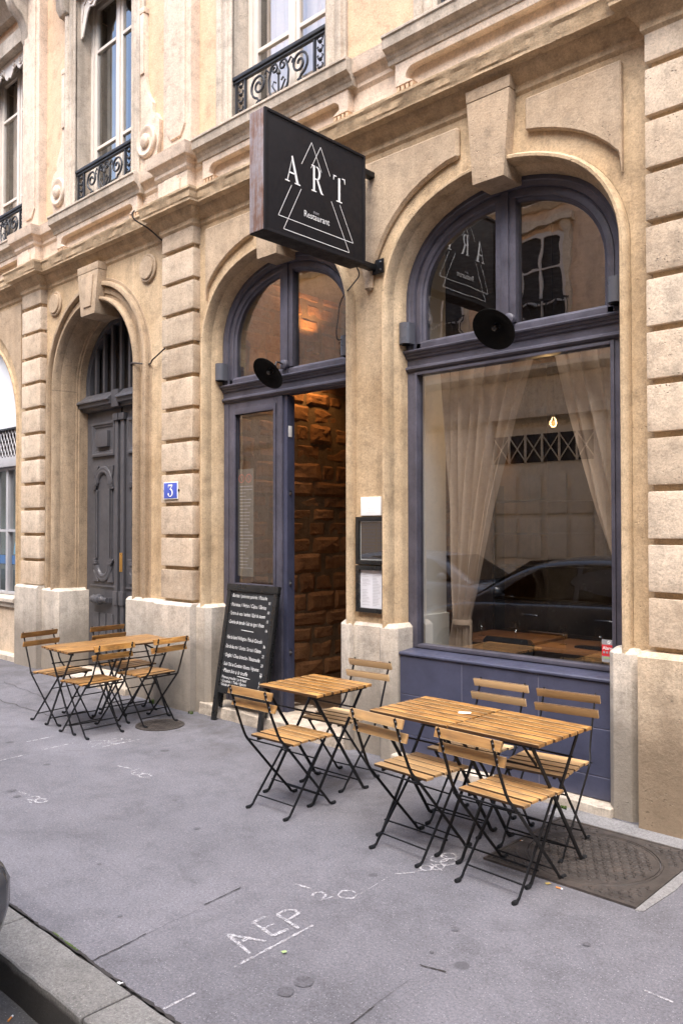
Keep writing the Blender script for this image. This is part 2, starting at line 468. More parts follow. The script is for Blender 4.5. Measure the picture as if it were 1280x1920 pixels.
# ------------------------------------------------------------------ helpers
class MB:
    """collects faces, then links them as one mesh object"""
    def __init__(s):
        s.v = []
        s.f = []
    def quad(s, a, b, c, d):
        i = len(s.v)
        s.v += [a, b, c, d]
        s.f.append((i, i + 1, i + 2, i + 3))
    def poly(s, pts):
        i = len(s.v)
        s.v += list(pts)
        s.f.append(tuple(range(i, i + len(pts))))
    def box(s, x0, x1, y0, y1, z0, z1):
        i = len(s.v)
        s.v += [(x0, y0, z0), (x1, y0, z0), (x1, y1, z0), (x0, y1, z0), (x0, y0, z1), (x1, y0, z1), (x1, y1, z1), (x0, y1, z1)]
        for q in ((0, 3, 2, 1), (4, 5, 6, 7), (0, 1, 5, 4), (1, 2, 6, 5), (2, 3, 7, 6), (3, 0, 4, 7)):
            s.f.append(tuple(i + k for k in q))
        return s
    def grid(s, rows, close=False):
        """rows: list of equally long point lists"""
        i = len(s.v)
        n = len(rows[0])
        for r in rows:
            s.v += list(r)
        for a in range(len(rows) - 1):
            for k in range(n - (0 if close else 1)):
                k2 = (k + 1) % n
                s.f.append((i + a * n + k, i + a * n + k2, i + (a + 1) * n + k2, i + (a + 1) * n + k))
        return s
    def prism(s, poly, axis, a, b):
        """poly: 2-D points; axis 'y' -> (x,z) polygon between y=a and y=b; 'x' -> (y,z); 'z' -> (x,y)"""
        def P(q, t):
            if axis == 'y':
                return (q[0], t, q[1])
            if axis == 'x':
                return (t, q[0], q[1])
            return (q[0], q[1], t)
        i = len(s.v)
        n = len(poly)
        s.v += [P(q, a) for q in poly] + [P(q, b) for q in poly]
        s.f.append(tuple(range(i, i + n)))
        s.f.append(tuple(reversed(range(i + n, i + 2 * n))))
        for k in range(n):
            k2 = (k + 1) % n
            s.f.append((i + k, i + n + k, i + n + k2, i + k2))
        return s
    def tube(s, pts, r, n=8, cap=True, flat=None):
        """round bar (r) or flat bar: flat=(w,t,dirvector) along a polyline"""
        pts = [Vector(p) for p in pts]
        rows = []
        prev = None
        for k, p in enumerate(pts):
            a = pts[max(k - 1, 0)]
            b = pts[min(k + 1, len(pts) - 1)]
            t = (b - a)
            t = t.normalized() if t.length > 1e-9 else Vector((0, 0, 1))
            if flat:
                w, th, dv = flat
                u = Vector(dv)
                u = (u - t * u.dot(t)).normalized()
                v = t.cross(u)
                rows.append([tuple(p + u * (sx * w / 2) + v * (sy * th / 2)) for sx, sy in ((-1, -1), (1, -1), (1, 1), (-1, 1))])
            else:
                ref = prev if prev is not None else (Vector((0, 0, 1)) if abs(t.z) < 0.9 else Vector((1, 0, 0)))
                u = ref - t * ref.dot(t)
                if u.length < 1e-6:
                    u = t.orthogonal()
                u.normalize()
                prev = u
                v = t.cross(u)
                rr = r[k] if isinstance(r, (list, tuple)) else r
                rows.append([tuple(p + (u * math.cos(2 * math.pi * j / n) + v * math.sin(2 * math.pi * j / n)) * rr) for j in range(n)])
        i = len(s.v)
        s.grid(rows, True)
        m = len(rows[0])
        if cap:
            s.f.append(tuple(reversed(range(i, i + m))))
            s.f.append(tuple(range(i + (len(rows) - 1) * m, i + len(rows) * m)))
        return s
    def lathe(s, prof, n=24, origin=(0, 0, 0), axis=(0, 0, 1)):
        """prof: (radius, height) along axis"""
        ax = Vector(axis).normalized()
        u = ax.orthogonal().normalized()
        v = ax.cross(u)
        o = Vector(origin)
        rows = [[tuple(o + ax * h + (u * math.cos(2 * math.pi * j / n) + v * math.sin(2 * math.pi * j / n)) * r) for j in range(n)] for r, h in prof]
        s.grid(rows, True)
        return s
    def xf(s, mat):
        s.v = [tuple(mat @ Vector(p)) for p in s.v]
        return s
    def mesh(s, name, bevel=0.0, seg=2, smooth=35, weld=False):
        me = bpy.data.meshes.new(name)
        me.from_pydata(s.v, [], s.f)
        bm = bmesh.new()
        bm.from_mesh(me)
        if weld:
            bmesh.ops.remove_doubles(bm, verts=bm.verts, dist=1e-5)
        bmesh.ops.recalc_face_normals(bm, faces=bm.faces)
        if bevel:
            ed = [e for e in bm.edges if len(e.link_faces) == 2 and e.calc_face_angle(0) > R(30)]
            bmesh.ops.bevel(bm, geom=ed, offset=bevel, segments=seg, profile=0.7, affect='EDGES', clamp_overlap=True)
        if smooth:
            for f in bm.faces:
                f.smooth = True
            for e in bm.edges:
                if len(e.link_faces) == 2 and e.calc_face_angle(0) > R(smooth):
                    e.smooth = False
        bm.to_mesh(me)
        bm.free()
        return me
    def build(s, name, mat, parent=None, loc=None, **kw):
        return add(name, s.mesh(name, **kw), mat, parent, loc)

def build_split(mb, name, mat, parent=None, **kw):
    """one object for every connected piece"""
    n = len(mb.v)
    root = list(range(n))
    def find(a):
        while root[a] != a:
            root[a] = root[root[a]]
            a = root[a]
        return a
    for f in mb.f:
        r0 = find(f[0])
        for k in f[1:]:
            root[find(k)] = r0
    groups = {}
    for f in mb.f:
        groups.setdefault(find(f[0]), []).append(f)
    out = []
    for fs in groups.values():
        idx = sorted({k for f in fs for k in f})
        mp = {k: i for i, k in enumerate(idx)}
        q = MB()
        q.v = [mb.v[k] for k in idx]
        q.f = [tuple(mp[k] for k in f) for f in fs]
        out.append(q.build(name, mat, parent, **kw))
    return out

def add(name, me, mat=None, parent=None, loc=None, rot=None, color=None):
    o = bpy.data.objects.new(name, me)
    COL.objects.link(o)
    if mat is not None and me is not None and not me.materials:
        me.materials.append(M[mat])
    if parent is not None:
        o.parent = parent
    if loc is not None:
        o.location = loc
    if rot is not None:
        o.rotation_euler = rot
    if color is not None:
        o.color = color
    return o

def tag(o, label=None, cat=None, group=None, kind=None):
    if label:
        o['label'] = label
    if cat:
        o['category'] = cat
    if group:
        o['group'] = group
    if kind:
        o['kind'] = kind
    return o

def empty(name, loc=(0, 0, 0), rz=0.0, parent=None):
    o = bpy.data.objects.new(name, None)
    COL.objects.link(o)
    o.location = loc
    o.rotation_euler = (0, 0, rz)
    if parent is not None:
        o.parent = parent
    return o

def copy_tree(o, parent=None):
    c = o.copy()
    COL.objects.link(c)
    if parent is not None:
        c.parent = parent
    for ch in list(o.children):
        copy_tree(ch, c)
    return c

def text_mesh(body, size, shear=0.0, extrude=0.0, align='LEFT', spacing=1.0, offset=0.0, sx=1.0):
    cu = bpy.data.curves.new('txt', 'FONT')
    cu.body = body
    cu.size = size
    cu.shear = shear
    cu.extrude = extrude
    cu.align_x = align
    cu.space_character = spacing
    cu.offset = offset
    cu.resolution_u = 3
    ob = bpy.data.objects.new('txt', cu)
    me = bpy.data.meshes.new_from_object(ob)
    bpy.data.objects.remove(ob)
    bpy.data.curves.remove(cu)
    for v in me.vertices:
        v.co.x *= sx
    return me

def join_meshes(items, name):
    """items: (mesh, matrix)"""
    bm = bmesh.new()
    for me, mt in items:
        t = me.copy()
        t.transform(mt)
        bm.from_mesh(t)
        bpy.data.meshes.remove(t)
    me = bpy.data.meshes.new(name)
    bm.to_mesh(me)
    bm.free()
    return me

def smoothstep(a, b, x):
    t = min(max((x - a) / (b - a), 0), 1)
    return t * t * (3 - 2 * t)

def gz(x):
    """height of the footway: it rises a little beyond the carriage door"""
    return 0.05 * smoothstep(-7.4, -9.8, x)

# plane facade levels (metres, street side is -Y)
YW, YQ, YP, YU = -0.19, -0.28, -0.335, -0.20
PIL = [(-10.01, -9.52), (-6.935, -6.416), (-1.967, -1.43)]

def arch_path(cx, a, zs, z0, kind='basket', r1=0.66, al=65.0, n=30):
    """from the left jamb foot over the arch to the right jamb foot: (x, z, nx, nz) with outward normals"""
    P = [(cx - a, z0, -1, 0), (cx - a, zs, -1, 0)]
    if kind == 'round':
        for k in range(1, n):
            t = math.pi - math.pi * k / n
            P.append((cx + a * math.cos(t), zs + a * math.sin(t), math.cos(t), math.sin(t)))
    else:
        A = R(al)
        d = a - r1
        cz = zs - d * math.tan(A)
        rr = r1 + d / math.cos(A)
        m = n // 3
        for k in range(1, m + 1):
            t = math.pi - A * k / m
            P.append((cx - d + r1 * math.cos(t), zs + r1 * math.sin(t), math.cos(t), math.sin(t)))
        for k in range(1, m):
            t = (math.pi - A) + (2 * A - math.pi) * k / m
            P.append((cx + rr * math.cos(t), cz + rr * math.sin(t), math.cos(t), math.sin(t)))
        for k in range(m):
            t = A - A * k / m
            P.append((cx + d + r1 * math.cos(t), zs + r1 * math.sin(t), math.cos(t), math.sin(t)))
    P += [(cx + a, zs, 1, 0), (cx + a, z0, 1, 0)]
    return P

def off(path, r):
    return [(x + nx * r, z + nz * r) for x, z, nx, nz in path]

def sweep(mb, path, prof):
    """prof: list of (r, y) offsets outward from the path"""
    mb.grid([[(x + nx * r, y, z + nz * r) for x, z, nx, nz in path] for r, y in prof])
    return mb

def plan_band(mb, prof, x0, x1, pil, yw, yq, wear=0.004):
    """moulding running along the wall and breaking forward round the pilasters; prof: (projection, z)"""
    rows = []
    for p, z in prof:
        r = [(x0, yw - p, z)]
        for a, b in pil:
            r += [(a - p, yw - p, z), (a - p, yq - p, z), (b + p, yq - p, z), (b + p, yw - p, z)]
        r.append((x1, yw - p, z))
        rows.append(r)
    # long runs are cut up so that their edges can be worn and uneven
    ref = rows[0]
    out = [[] for _ in rows]
    for k in range(len(ref) - 1):
        xa, xb = ref[k][0], ref[k + 1][0]
        n = 1
        if abs(xb - xa) > 0.3:
            n = max(1, int(abs(xb - xa) / (0.055 if -12.5 < (xa + xb) / 2 < 0.5 else 1.0)))
        for ri, r in enumerate(rows):
            a, b = Vector(r[k]), Vector(r[k + 1])
            for j in range(n):
                q = a.lerp(b, j / n)
                w = 1.0 if prof[ri][0] > 0.1 else 0.5
                q.y += wear * w * (noise.noise(Vector((q.x * 5.0, ri * 0.7, z * 3))) + 0.7 * noise.noise(Vector((q.x * 17.0, ri * 0.9, 4.0))))
                q.z += wear * w * (0.8 * noise.noise(Vector((q.x * 7.0, ri * 0.6, 9.0))) + 0.7 * noise.noise(Vector((q.x * 23.0, ri * 0.8, 2.0))))
                out[ri].append(tuple(q))
    for ri, r in enumerate(rows):
        out[ri].append(r[-1])
    mb.grid(out)
    return mb

# ------------------------------------------------------------------ ground
mb = MB()
mb.quad((-300, -300, -0.15), (300, -300, -0.15), (300, 300, -0.15), (-300, 300, -0.15))
tag(mb.build('road', 'roadway'), kind='structure')

# footway in front of the building, a fine sheet so that its slight rise is real
KI, KO = -3.275, -3.50
xs = [-60, -30, -20] + [-14 + 0.5 * k for k in range(35)] + [6, 10, 40]
ysr = [KI, -2.5, -1.7, -1.0, -0.5, 0.35]
mb = MB()
mb.grid([[(x, y, gz(x)) for x in xs] for y in ysr])
pav = tag(mb.build('pavement', 'footway'), kind='structure')
# far footway
mb = MB()
mb.box(-60, 40, -12.0, -8.6, -0.4, -0.02)
tag(mb.build('far_pavement', 'footway'), kind='structure')

# kerb: granite stones with open joints
kerb = tag(empty('kerb', (0, 0, 0)), kind='structure')
mb = MB()
for x0, x1 in [(-30.0, -2.0)]:
    mb.quad((-40, KI + 0.02, -0.012), (20, KI + 0.02, -0.012), (20, KO + 0.01, -0.012), (-40, KO + 0.01, -0.012))
    mb.quad((-40, KO + 0.012, -0.012), (20, KO + 0.012, -0.012), (20, KO + 0.012, -0.15), (-40, KO + 0.012, -0.15))
mb.build('joint_bed', 'joint_dark', kerb)
joints = [-14, -13.1, -12.1, -11.2, -10.1, -9.2, -8.2, -7.1, -6.2, -5.3, -4.45, -3.585, -2.705, -1.82, -0.9, 0.1, 1.0, 2.0, 3.1, 4.0]
for a, b in zip(joints[:-1], joints[1:]):
    q = MB()
    q.box(a + 0.006, b - 0.006, KO, KI - 0.014, -0.17, 0.004)
    me = q.mesh('kerb_stone', bevel=0.014, seg=3)
    bm = bmesh.new()
    bm.from_mesh(me)
    bmesh.ops.subdivide_edges(bm, edges=[e for e in bm.edges if e.calc_length() > 0.3], cuts=14, use_grid_fill=True)
    for v in bm.verts:
        nn = noise.noise(v.co * 9.0) * 0.003 + noise.noise(v.co * 38.0) * 0.0035
        v.co.y += nn
        v.co.z += nn * 0.6
    bm.to_mesh(me)
    bm.free()
    add('kerb_stone', me, 'kerb_granite', kerb)
# ragged dark seam and moss between kerb and asphalt
def ribbon(pts, w, z, jit=0.3):
    """flat uneven strip along a ground polyline"""
    q = MB()
    L = []
    for k, (x, y) in enumerate(pts):
        a = Vector(pts[max(k - 1, 0)])
        b = Vector(pts[min(k + 1, len(pts) - 1)])
        t = (b - a).normalized()
        n = Vector((-t.y, t.x))
        ww = w * (1 + jit * (random.random() * 2 - 1)) / 2
        L.append(((x + n.x * ww, y + n.y * ww, gz(x) + z), (x - n.x * ww, y - n.y * ww, gz(x) + z)))
    q.grid([[l[0] for l in L], [l[1] for l in L]])
    return q
def wander(p0, p1, n, amp, seed=0):
    out = []
    for k in range(n + 1):
        t = k / n
        x = p0[0] + (p1[0] - p0[0]) * t
        y = p0[1] + (p1[1] - p0[1]) * t
        d = Vector((p1[0] - p0[0], p1[1] - p0[1])).normalized()
        w = noise.noise(Vector((x * 6 + seed, y * 6, seed))) * amp + noise.noise(Vector((x * 30 + seed, y * 30, seed))) * amp * 0.4
        out.append((x - d.y * w, y + d.x * w))
    return out
ribbon(wander((-9, KI - 0.004), (0, KI - 0.004), 420, 0.008), 0.011, 0.004, 0.85).build('kerb_joint', 'joint_dark', pav)
ribbon(wander((-3.36, KI + 0.0), (-3.14, KI + 0.0), 26, 0.007), 0.008, 0.0065, 0.8).build('moss', 'moss', pav)
# round gum and tar spots trodden into the asphalt
rg = random.Random(21)
for x, y, r in [(-2.289, -2.79, 0.040), (-2.289, -2.888, 0.034), (-5.36, -2.53, 0.03), (-5.22, -2.56, 0.025), (-1.62, -1.78, 0.018), (-2.1, -2.05, 0.02), (-3.9, -2.1, 0.02), (-4.4, -1.9, 0.016)] + [(rg.uniform(-6.5, -1.0), rg.uniform(-3.1, -1.5), rg.uniform(0.006, 0.014)) for _ in range(7)]:
    q = MB()
    n = 14
    q.poly([(x + r * rg.uniform(0.85, 1.1) * math.cos(2 * math.pi * k / n), y + r * rg.uniform(0.85, 1.1) * math.sin(2 * math.pi * k / n), gz(x) + 0.0035) for k in range(n)])
    q.build('gum_spot', 'gum', pav, smooth=0)
# cracks
for nm, pts, w in [
    ('a', wander((-3.015, KI), (-3.055, -3.00), 22, 0.02, 1), 0.005),
    ('b', wander((-3.055, -3.00), (-3.07, -2.72), 22, 0.015, 2), 0.0014),
    ('c', wander((-3.085, -2.66), (-3.10, -2.43), 14, 0.008, 3), 0.006),
    ('d', wander((-1.93, -3.2), (-1.985, -2.73), 22, 0.012, 4), 0.005),
    ('e', wander((-1.985, -2.73), (-1.995, -2.50), 12, 0.01, 5), 0.0014),
    ('f', wander((-2.035, -2.385), (-1.925, -2.366), 9, 0.016, 6), 0.006),
    ('g', wander((-9.6, -1.42), (-7.2, -1.30), 34, 0.03, 7), 0.007),
    ('h', wander((-9.0, -0.95), (-7.6, -0.97), 24, 0.03, 8), 0.006),
]:
    ribbon(pts, w, 0.004, 0.5).build('crack', 'joint_dark', pav)

# ------------------------------------------------------------------ the building
BLD = tag(empty('townhouse', (-6, 0, 0)), 'beige stone townhouse with arched ground floor, rusticated pilasters and iron balconies', 'building')
BLD.location = (0, 0, 0)
XL, XR = -26.0, 9.0            # the facade runs on out of the picture on both sides
ZC = 4.72                      # underside of the cornice
WIN = dict(cx=-3.075, a=0.885, zs=3.51)
DOR = dict(cx=-5.350, a=0.885, zs=3.51)
CAR = dict(cx=-8.365, a=0.80, zs=3.47)
SHP = dict(cx=-11.55, a=1.22, zs=3.10)
PW = arch_path(WIN['cx'], WIN['a'], WIN['zs'], 0.0)
PD = arch_path(DOR['cx'], DOR['a'], DOR['zs'], 0.0)
PC = arch_path(CAR['cx'], CAR['a'], CAR['zs'], 0.0, 'round', n=36)
PS = arch_path(SHP['cx'], SHP['a'], SHP['zs'], 0.0, 'round', n=30)

def wall_bay(mb, x0, x1, openings, y, z0, z1):
    """wall sheet with arched openings; openings: (path, r) from left to right"""
    x = x0
    for path, r in openings:
        o = off(path, r)
        mb.quad((x, y, z0), (o[0][0], y, z0), (o[0][0], y, z1), (x, y, z1))
        for (a, za), (b, zb) in zip(o[1:-2], o[2:-1]):
            mb.quad((a, y, za), (b, y, zb), (b, y, z1), (a, y, z1))
        x = o[-1][0]
    mb.quad((x, y, z0), (x1, y, z0), (x1, y, z1), (x, y, z1))

mb = MB()
wall_bay(mb, PIL[1][1] - 0.1, PIL[2][0] + 0.1, [(PD, 0.095), (PW, 0.095)], YW, 0.0, ZC + 0.3)
wall_bay(mb, PIL[0][1] - 0.1, PIL[1][0] + 0.1, [(PC, 0.32)], YW, 0.0, ZC + 0.3)
wall_bay(mb, XL, PIL[0][0] + 0.1, [(PS, 0.06)], YW, 0.0, ZC + 0.3)
wall_bay(mb, PIL[2][1] - 0.1, XR, [], YW, 0.0, ZC + 0.3)
# closed back, sides, roof: the building is a solid block that keeps the sun off the street
H = 14.0
mb.box(XL, XR, 7.0, 7.3, -0.2, H)
mb.box(XL - 0.3, XL, 0.1, 7.3, -0.2, H)
mb.box(XR, XR + 0.3, 0.1, 7.3, -0.2, H)
mb.box(XL - 0.3, XR + 0.3, -0.1, 7.3, H, H + 0.3)
mb.build('wall', 'stone', BLD, smooth=0)

# ---- pilasters: backing shaft in the joints, then every rusticated block
mb = MB()
for a, b in PIL:
    mb.box(a + 0.030, b - 0.030, YQ + 0.036, YW + 0.05, 0.9, ZC + 0.2)
build_split(mb, 'pilaster_core', 'stone', BLD, smooth=0)
JB = [1.03 + 0.3145 * k for k in range(12)]
def rough_block(w, d, h, seed, bev):
    q = MB()
    q.box(-w / 2, w / 2, 0, d, 0, h)
    me = q.mesh('quoin_block', bevel=bev, seg=2)
    bm = bmesh.new()
    bm.from_mesh(me)
    bmesh.ops.subdivide_edges(bm, edges=[e for e in bm.edges if e.calc_length() > 0.06], cuts=3, use_grid_fill=True)
    for v in bm.verts:
        p = Vector((v.co.x + seed * 3.1, v.co.y, v.co.z + seed * 1.7))
        nn = noise.noise(p * 9) * 0.0028 + noise.noise(p * 30) * 0.0018
        v.co.y += nn
        v.co.z += nn * 0.8
        v.co.x += noise.noise(p * 17) * 0.002
    for f in bm.faces:
        f.smooth = True
    bm.to_mesh(me)
    bm.free()
    me.materials.append(M['stone_quoin'])
    return me
for pi, (a, b) in enumerate(PIL):
    w = b - a
    vs = [rough_block(w, 0.12, 0.276, k + 10 * pi, 0.011) for k in range(4)]
    for k in range(11):
        z = JB[k] + 0.0385 if k else JB[0] + 0.030
        o = add('quoin_block', vs[(k * 7 + pi) % 4], None, BLD, ((a + b) / 2, YQ, z))
        if k == 0:
            o.scale.z = (JB[1] - z) / 0.276
    top = rough_block(w, 0.12, ZC + 0.05 - JB[11] - 0.045, 5 + pi, 0.013)
    add('quoin_block', top, None, BLD, ((a + b) / 2, YQ, JB[11] + 0.045))

# ---- plinths
def plinth(x0, x1, y, z0, z1, ch=0.03):
    """block with a chamfered upper edge"""
    q = MB()
    q.prism([(y, z0), (y, z1 - ch), (y + ch, z1), (0.1, z1), (0.1, z0)], 'x', x0, x1)
    return q
def vplinth(x0, x1, y, z1, c0=0.0, c1=0.0, ch=0.03, zb=-0.05):
    """block with chamfered vertical corners and upper edge"""
    q = MB()
    lo = [(x0, 0.12), (x0, y + c0), (x0 + c0, y), (x1 - c1, y), (x1, y + c1), (x1, 0.12)]
    up_ = [(x0 + (ch if c0 else 0), 0.12), (x0 + (ch if c0 else 0), y + c0 + ch), (x0 + c0 + ch * 0.4, y + ch), (x1 - c1 - ch * 0.4, y + ch), (x1 - (ch if c1 else 0), y + c1 + ch), (x1 - (ch if c1 else 0), 0.12)]
    rows = [[(p[0], p[1], zb) for p in lo], [(p[0], p[1], z1 - ch) for p in lo], [(p[0], p[1], z1) for p in up_]]
    q.grid(rows)
    q.poly(rows[2])
    return q
for k, (a, b) in enumerate(PIL):
    vplinth(a - 0.045, b + 0.045, YP, 1.03 + (0.0 if k else 0.02), 0.0, 0.0, 0.028).build('plinth_block', 'plinth_warm' if k == 2 else 'stone_plinth', BLD, bevel=0.008)
# jamb plinths: door left, pier (recessed middle and two jambs), window right
vplinth(-6.372, -6.19, -0.265, 1.03, 0.0, 0.045).build('plinth_block', 'stone_plinth', BLD, bevel=0.007)
vplinth(-4.50, -4.375, -0.265, 1.025, 0.04, 0.012).build('plinth_block', 'stone_plinth', BLD, bevel=0.007)
vplinth(-4.374, -4.083, -0.215, 1.02, 0.0, 0.0).build('plinth_block', 'stone_plinth', BLD, bevel=0.007)
vplinth(-4.082, -3.915, -0.265, 1.025, 0.03, 0.045).build('plinth_block', 'stone_plinth', BLD, bevel=0.007)
vplinth(-2.235, -2.012, -0.265, 1.03, 0.04, 0.07).build('plinth_block', 'stone_plinth', BLD, bevel=0.007)
# carriage door
vplinth(-9.475, -9.10, -0.27, 1.03, 0.0, 0.035).build('plinth_block', 'stone_plinth', BLD, bevel=0.007)
vplinth(-7.63, -6.98, -0.27, 1.03, 0.035, 0.0).build('plinth_block', 'stone_plinth', BLD, bevel=0.007)
q = MB()
q.box(-9.17, -9.09, -0.24, 0.2, 0, 1.0)
q.box(-7.64, -7.56, -0.24, 0.2, 0, 1.0)
build_split(q, 'reveal_block', 'stone_plinth', BLD, bevel=0.006)

# ---- archivolts: mouldings round the three openings, running down as jambs
PROF = [(0.0, 0.03), (0.0, -0.105), (0.012, -0.125), (0.036, -0.168), (0.034, -0.160), (0.036, -0.205), (0.042, -0.242), (0.054, -0.262), (0.072, -0.264), (0.086, -0.246), (0.092, -0.215), (0.093, -0.180), (0.097, -0.180), (0.097, -0.17)]
for P in (PW, PD):
    q = MB()
    pth = [(x, max(z, 0.98), nx, nz) for x, z, nx, nz in P]
    sweep(q, pth, PROF)
    q.build('archivolt', 'stone', BLD, smooth=40)
PROFC = [(-0.02, 0.22), (-0.02, 0.04), (-0.005, 0.038), (-0.004, 0.012), (0.010, 0.010), (0.014, -0.06), (0.022, -0.10), (0.030, -0.135), (0.045, -0.165), (0.050, -0.165), (0.052, -0.215), (0.060, -0.245), (0.075, -0.262), (0.092, -0.262), (0.106, -0.246), (0.112, -0.215), (0.113, -0.190),
         (0.150, -0.190), (0.152, -0.203), (0.215, -0.203), (0.217, -0.192), (0.228, -0.192), (0.230, -0.238), (0.238, -0.247), (0.272, -0.247), (0.282, -0.240), (0.286, -0.215), (0.288, -0.196), (0.318, -0.196), (0.325, -0.188), (0.325, -0.17)]
q = MB()
sweep(q, [(x, max(z, 0.98), nx, nz) for x, z, nx, nz in PC], PROFC)
q.build('archivolt', 'stone_brown', BLD, smooth=40)
q = MB()
sweep(q, [(x, max(z, 0.6), nx, nz) for x, z, nx, nz in PS], [(0.0, 0.1), (0.0, -0.12), (0.02, -0.19), (0.03, -0.215), (0.05, -0.215), (0.06, -0.19), (0.06, -0.17)])
q.build('archivolt', 'stone', BLD, smooth=40)
# joints cut across the archivolts
for pth, prof, zj in ((PW, PROF, 3.585), (PD, PROF, 3.585), (PC, PROFC[2:18], 3.42)):
    q = MB()
    x, _z, nx, nz = pth[0]
    q.grid([[(x + nx * r - nx * 0.0, y - 0.0012, zz) for r, y in prof[1:]] for zz in (zj, zj + 0.004)])
    q.build('joint', 'joint_dark', BLD, smooth=0)

# ---- keystones
def keystone(cx, w0, w1, z0, z1, y, cap=0.085, inner=False):
    q = MB()
    q.prism([(cx - w0 / 2, z0), (cx + w0 / 2, z0), (cx + w1 / 2, z1), (cx - w1 / 2, z1)], 'y', y, 0.02)
    q.prism([(cx - w1 / 2 - 0.002, z1 + 0.004), (cx + w1 / 2 + 0.002, z1 + 0.004), (cx + w1 / 2 + 0.008, z1 + cap), (cx - w1 / 2 - 0.008, z1 + cap)], 'y', y - 0.003, 0.02)
    o = q.build('keystone', 'stone_span', BLD, bevel=0.006)
    if inner:
        r = MB()
        t = 0.14
        r.prism([(cx - w0 / 2 + 0.07, z0 + 0.09), (cx + w0 / 2 - 0.07, z0 + 0.09), (cx + w1 / 2 - 0.09, z1 - 0.05), (cx - w1 / 2 + 0.09, z1 - 0.05)], 'y', y - 0.014, y + 0.01)
        r.build('raised_face', 'stone_quoin', o, bevel=0.006)
keystone(-3.06, 0.25, 0.345, 4.15, 4.735, -0.285)
keystone(-5.34, 0.25, 0.345, 4.15, 4.735, -0.285)
keystone(-8.36, 0.30, 0.44, 4.17, 4.655, -0.30, inner=True)

# ---- raised spandrel panels
def span_curve(path, r, xa, xb):
    o = off(path, r)
    pts = [p for p in o[1:-1] if xa < p[0] < xb]
    return pts
def raised(poly, y0, name='spandrel_panel', mat='stone_span', step=0.016):
    q = MB()
    q.prism(poly, 'y', y0 - 0.042, YW + 0.01)
    q.build(name, mat, BLD, bevel=0.020, seg=1, smooth=20)
zt = 4.645
c = span_curve(PW, 0.235, -2.80, -2.135)
raised([(-2.80, zt)] + [(-2.80, c[0][1] + 0.02)] + c + [(-2.135, c[-1][1] - 0.13), (-2.135, zt)], YW)
c1 = [p for p in span_curve(PD, 0.235, -5.07, -4.245) if p[1] > 3.62]
c2 = [p for p in span_curve(PW, 0.235, -4.18, -3.34) if p[1] > 3.62]
raised([(-5.07, zt), (-5.07, c1[0][1] + 0.01)] + c1 + [(-4.252, 3.63), (-4.172, 3.63)] + c2 + [(-3.345, c2[-1][1] + 0.01), (-3.345, zt)], YW)
c = span_curve(PD, 0.235, -6.29, -5.615)
raised([(-6.29, zt), (-6.29, c[0][1] - 0.13)] + c + [(-5.615, c[-1][1] + 0.02), (-5.615, zt)], YW)
# roundels over the carriage door and the shop spandrels
for x in (-7.30, -9.29):
    q = MB()
    z = 4.49
    for r, y in ((0.145, YW + 0.01), (0.145, YW - 0.018), (0.125, YW - 0.024), (0.118, YW - 0.018), (0.112, YW - 0.034), (0.0, YW - 0.034)):
        pass
    q.lathe([(0.150, -0.01), (0.150, 0.022), (0.140, 0.030), (0.126, 0.028), (0.122, 0.022), (0.118, 0.040), (0.112, 0.046), (0.0, 0.046)], 36, (x, YW, z), (0, -1, 0))
    q.build('roundel', 'stone_span', BLD, smooth=30)
c = span_curve(PS, 0.22, -11.3, -10.14)
raised([(-11.3, zt), (-11.3, c[0][1])] + c + [(-10.14, c[-1][1] - 0.1), (-10.14, zt)], YW)
# strips beside the pier recess: the pier panel is slightly sunk between the two jamb mouldings
# ---- cornice
CORN = [(0.0, 4.70), (0.018, 4.722), (0.018, 4.765), (0.030, 4.780), (0.060, 4.800), (0.078, 4.835), (0.085, 4.862), (0.150, 4.872), (0.152, 4.892), (0.160, 4.905), (0.166, 4.955), (0.180, 4.975), (0.182, 4.995), (0.120, 5.012), (-0.1, 5.02)]
q = MB()
plan_band(q, CORN, XL, XR, PIL, YW, YQ)
q.build('cornice', 'cornice_stone', BLD, smooth=28)

# ---- upper storey
YF = -0.27
q = MB()
UP = []
def upper_wall(mb, x0, x1, ops, y, z0, z1):
    x = x0
    for a, b, za, zb in ops:
        mb.quad((x, y, z0), (a, y, z0), (a, y, z1), (x, y, z1))
        mb.quad((a, y, z0), (b, y, z0), (b, y, za), (a, y, za))
        mb.quad((a, y, zb), (b, y, zb), (b, y, z1), (a, y, z1))
        x = b
    mb.quad((x, y, z0), (x1, y, z0), (x1, y, z1), (x, y, z1))
ZS, ZH = 5.46, 8.05            # sill and head of the tall windows
OPEN = [(-11.29, -10.09), (-8.785, -7.585), (-5.885, -4.665), (-3.52, -2.30)]
upper_wall(q, XL, XR, [(a, b, ZS, ZH) for a, b in OPEN], YU, 5.0, H)
q.build('upper_wall', 'plaster', BLD, smooth=0)
# frieze sheet below the sill band
q = MB()
q.quad((XL, YF + 0.02, 4.99), (XR, YF + 0.02, 4.99), (XR, YF + 0.02, 5.36), (XL, YF + 0.02, 5.36))
q.build('frieze', 'plaster_pale', BLD, smooth=0)
UPIL = [(-10.0, -9.53), (-6.90, -6.41), (-1.95, -1.45)]
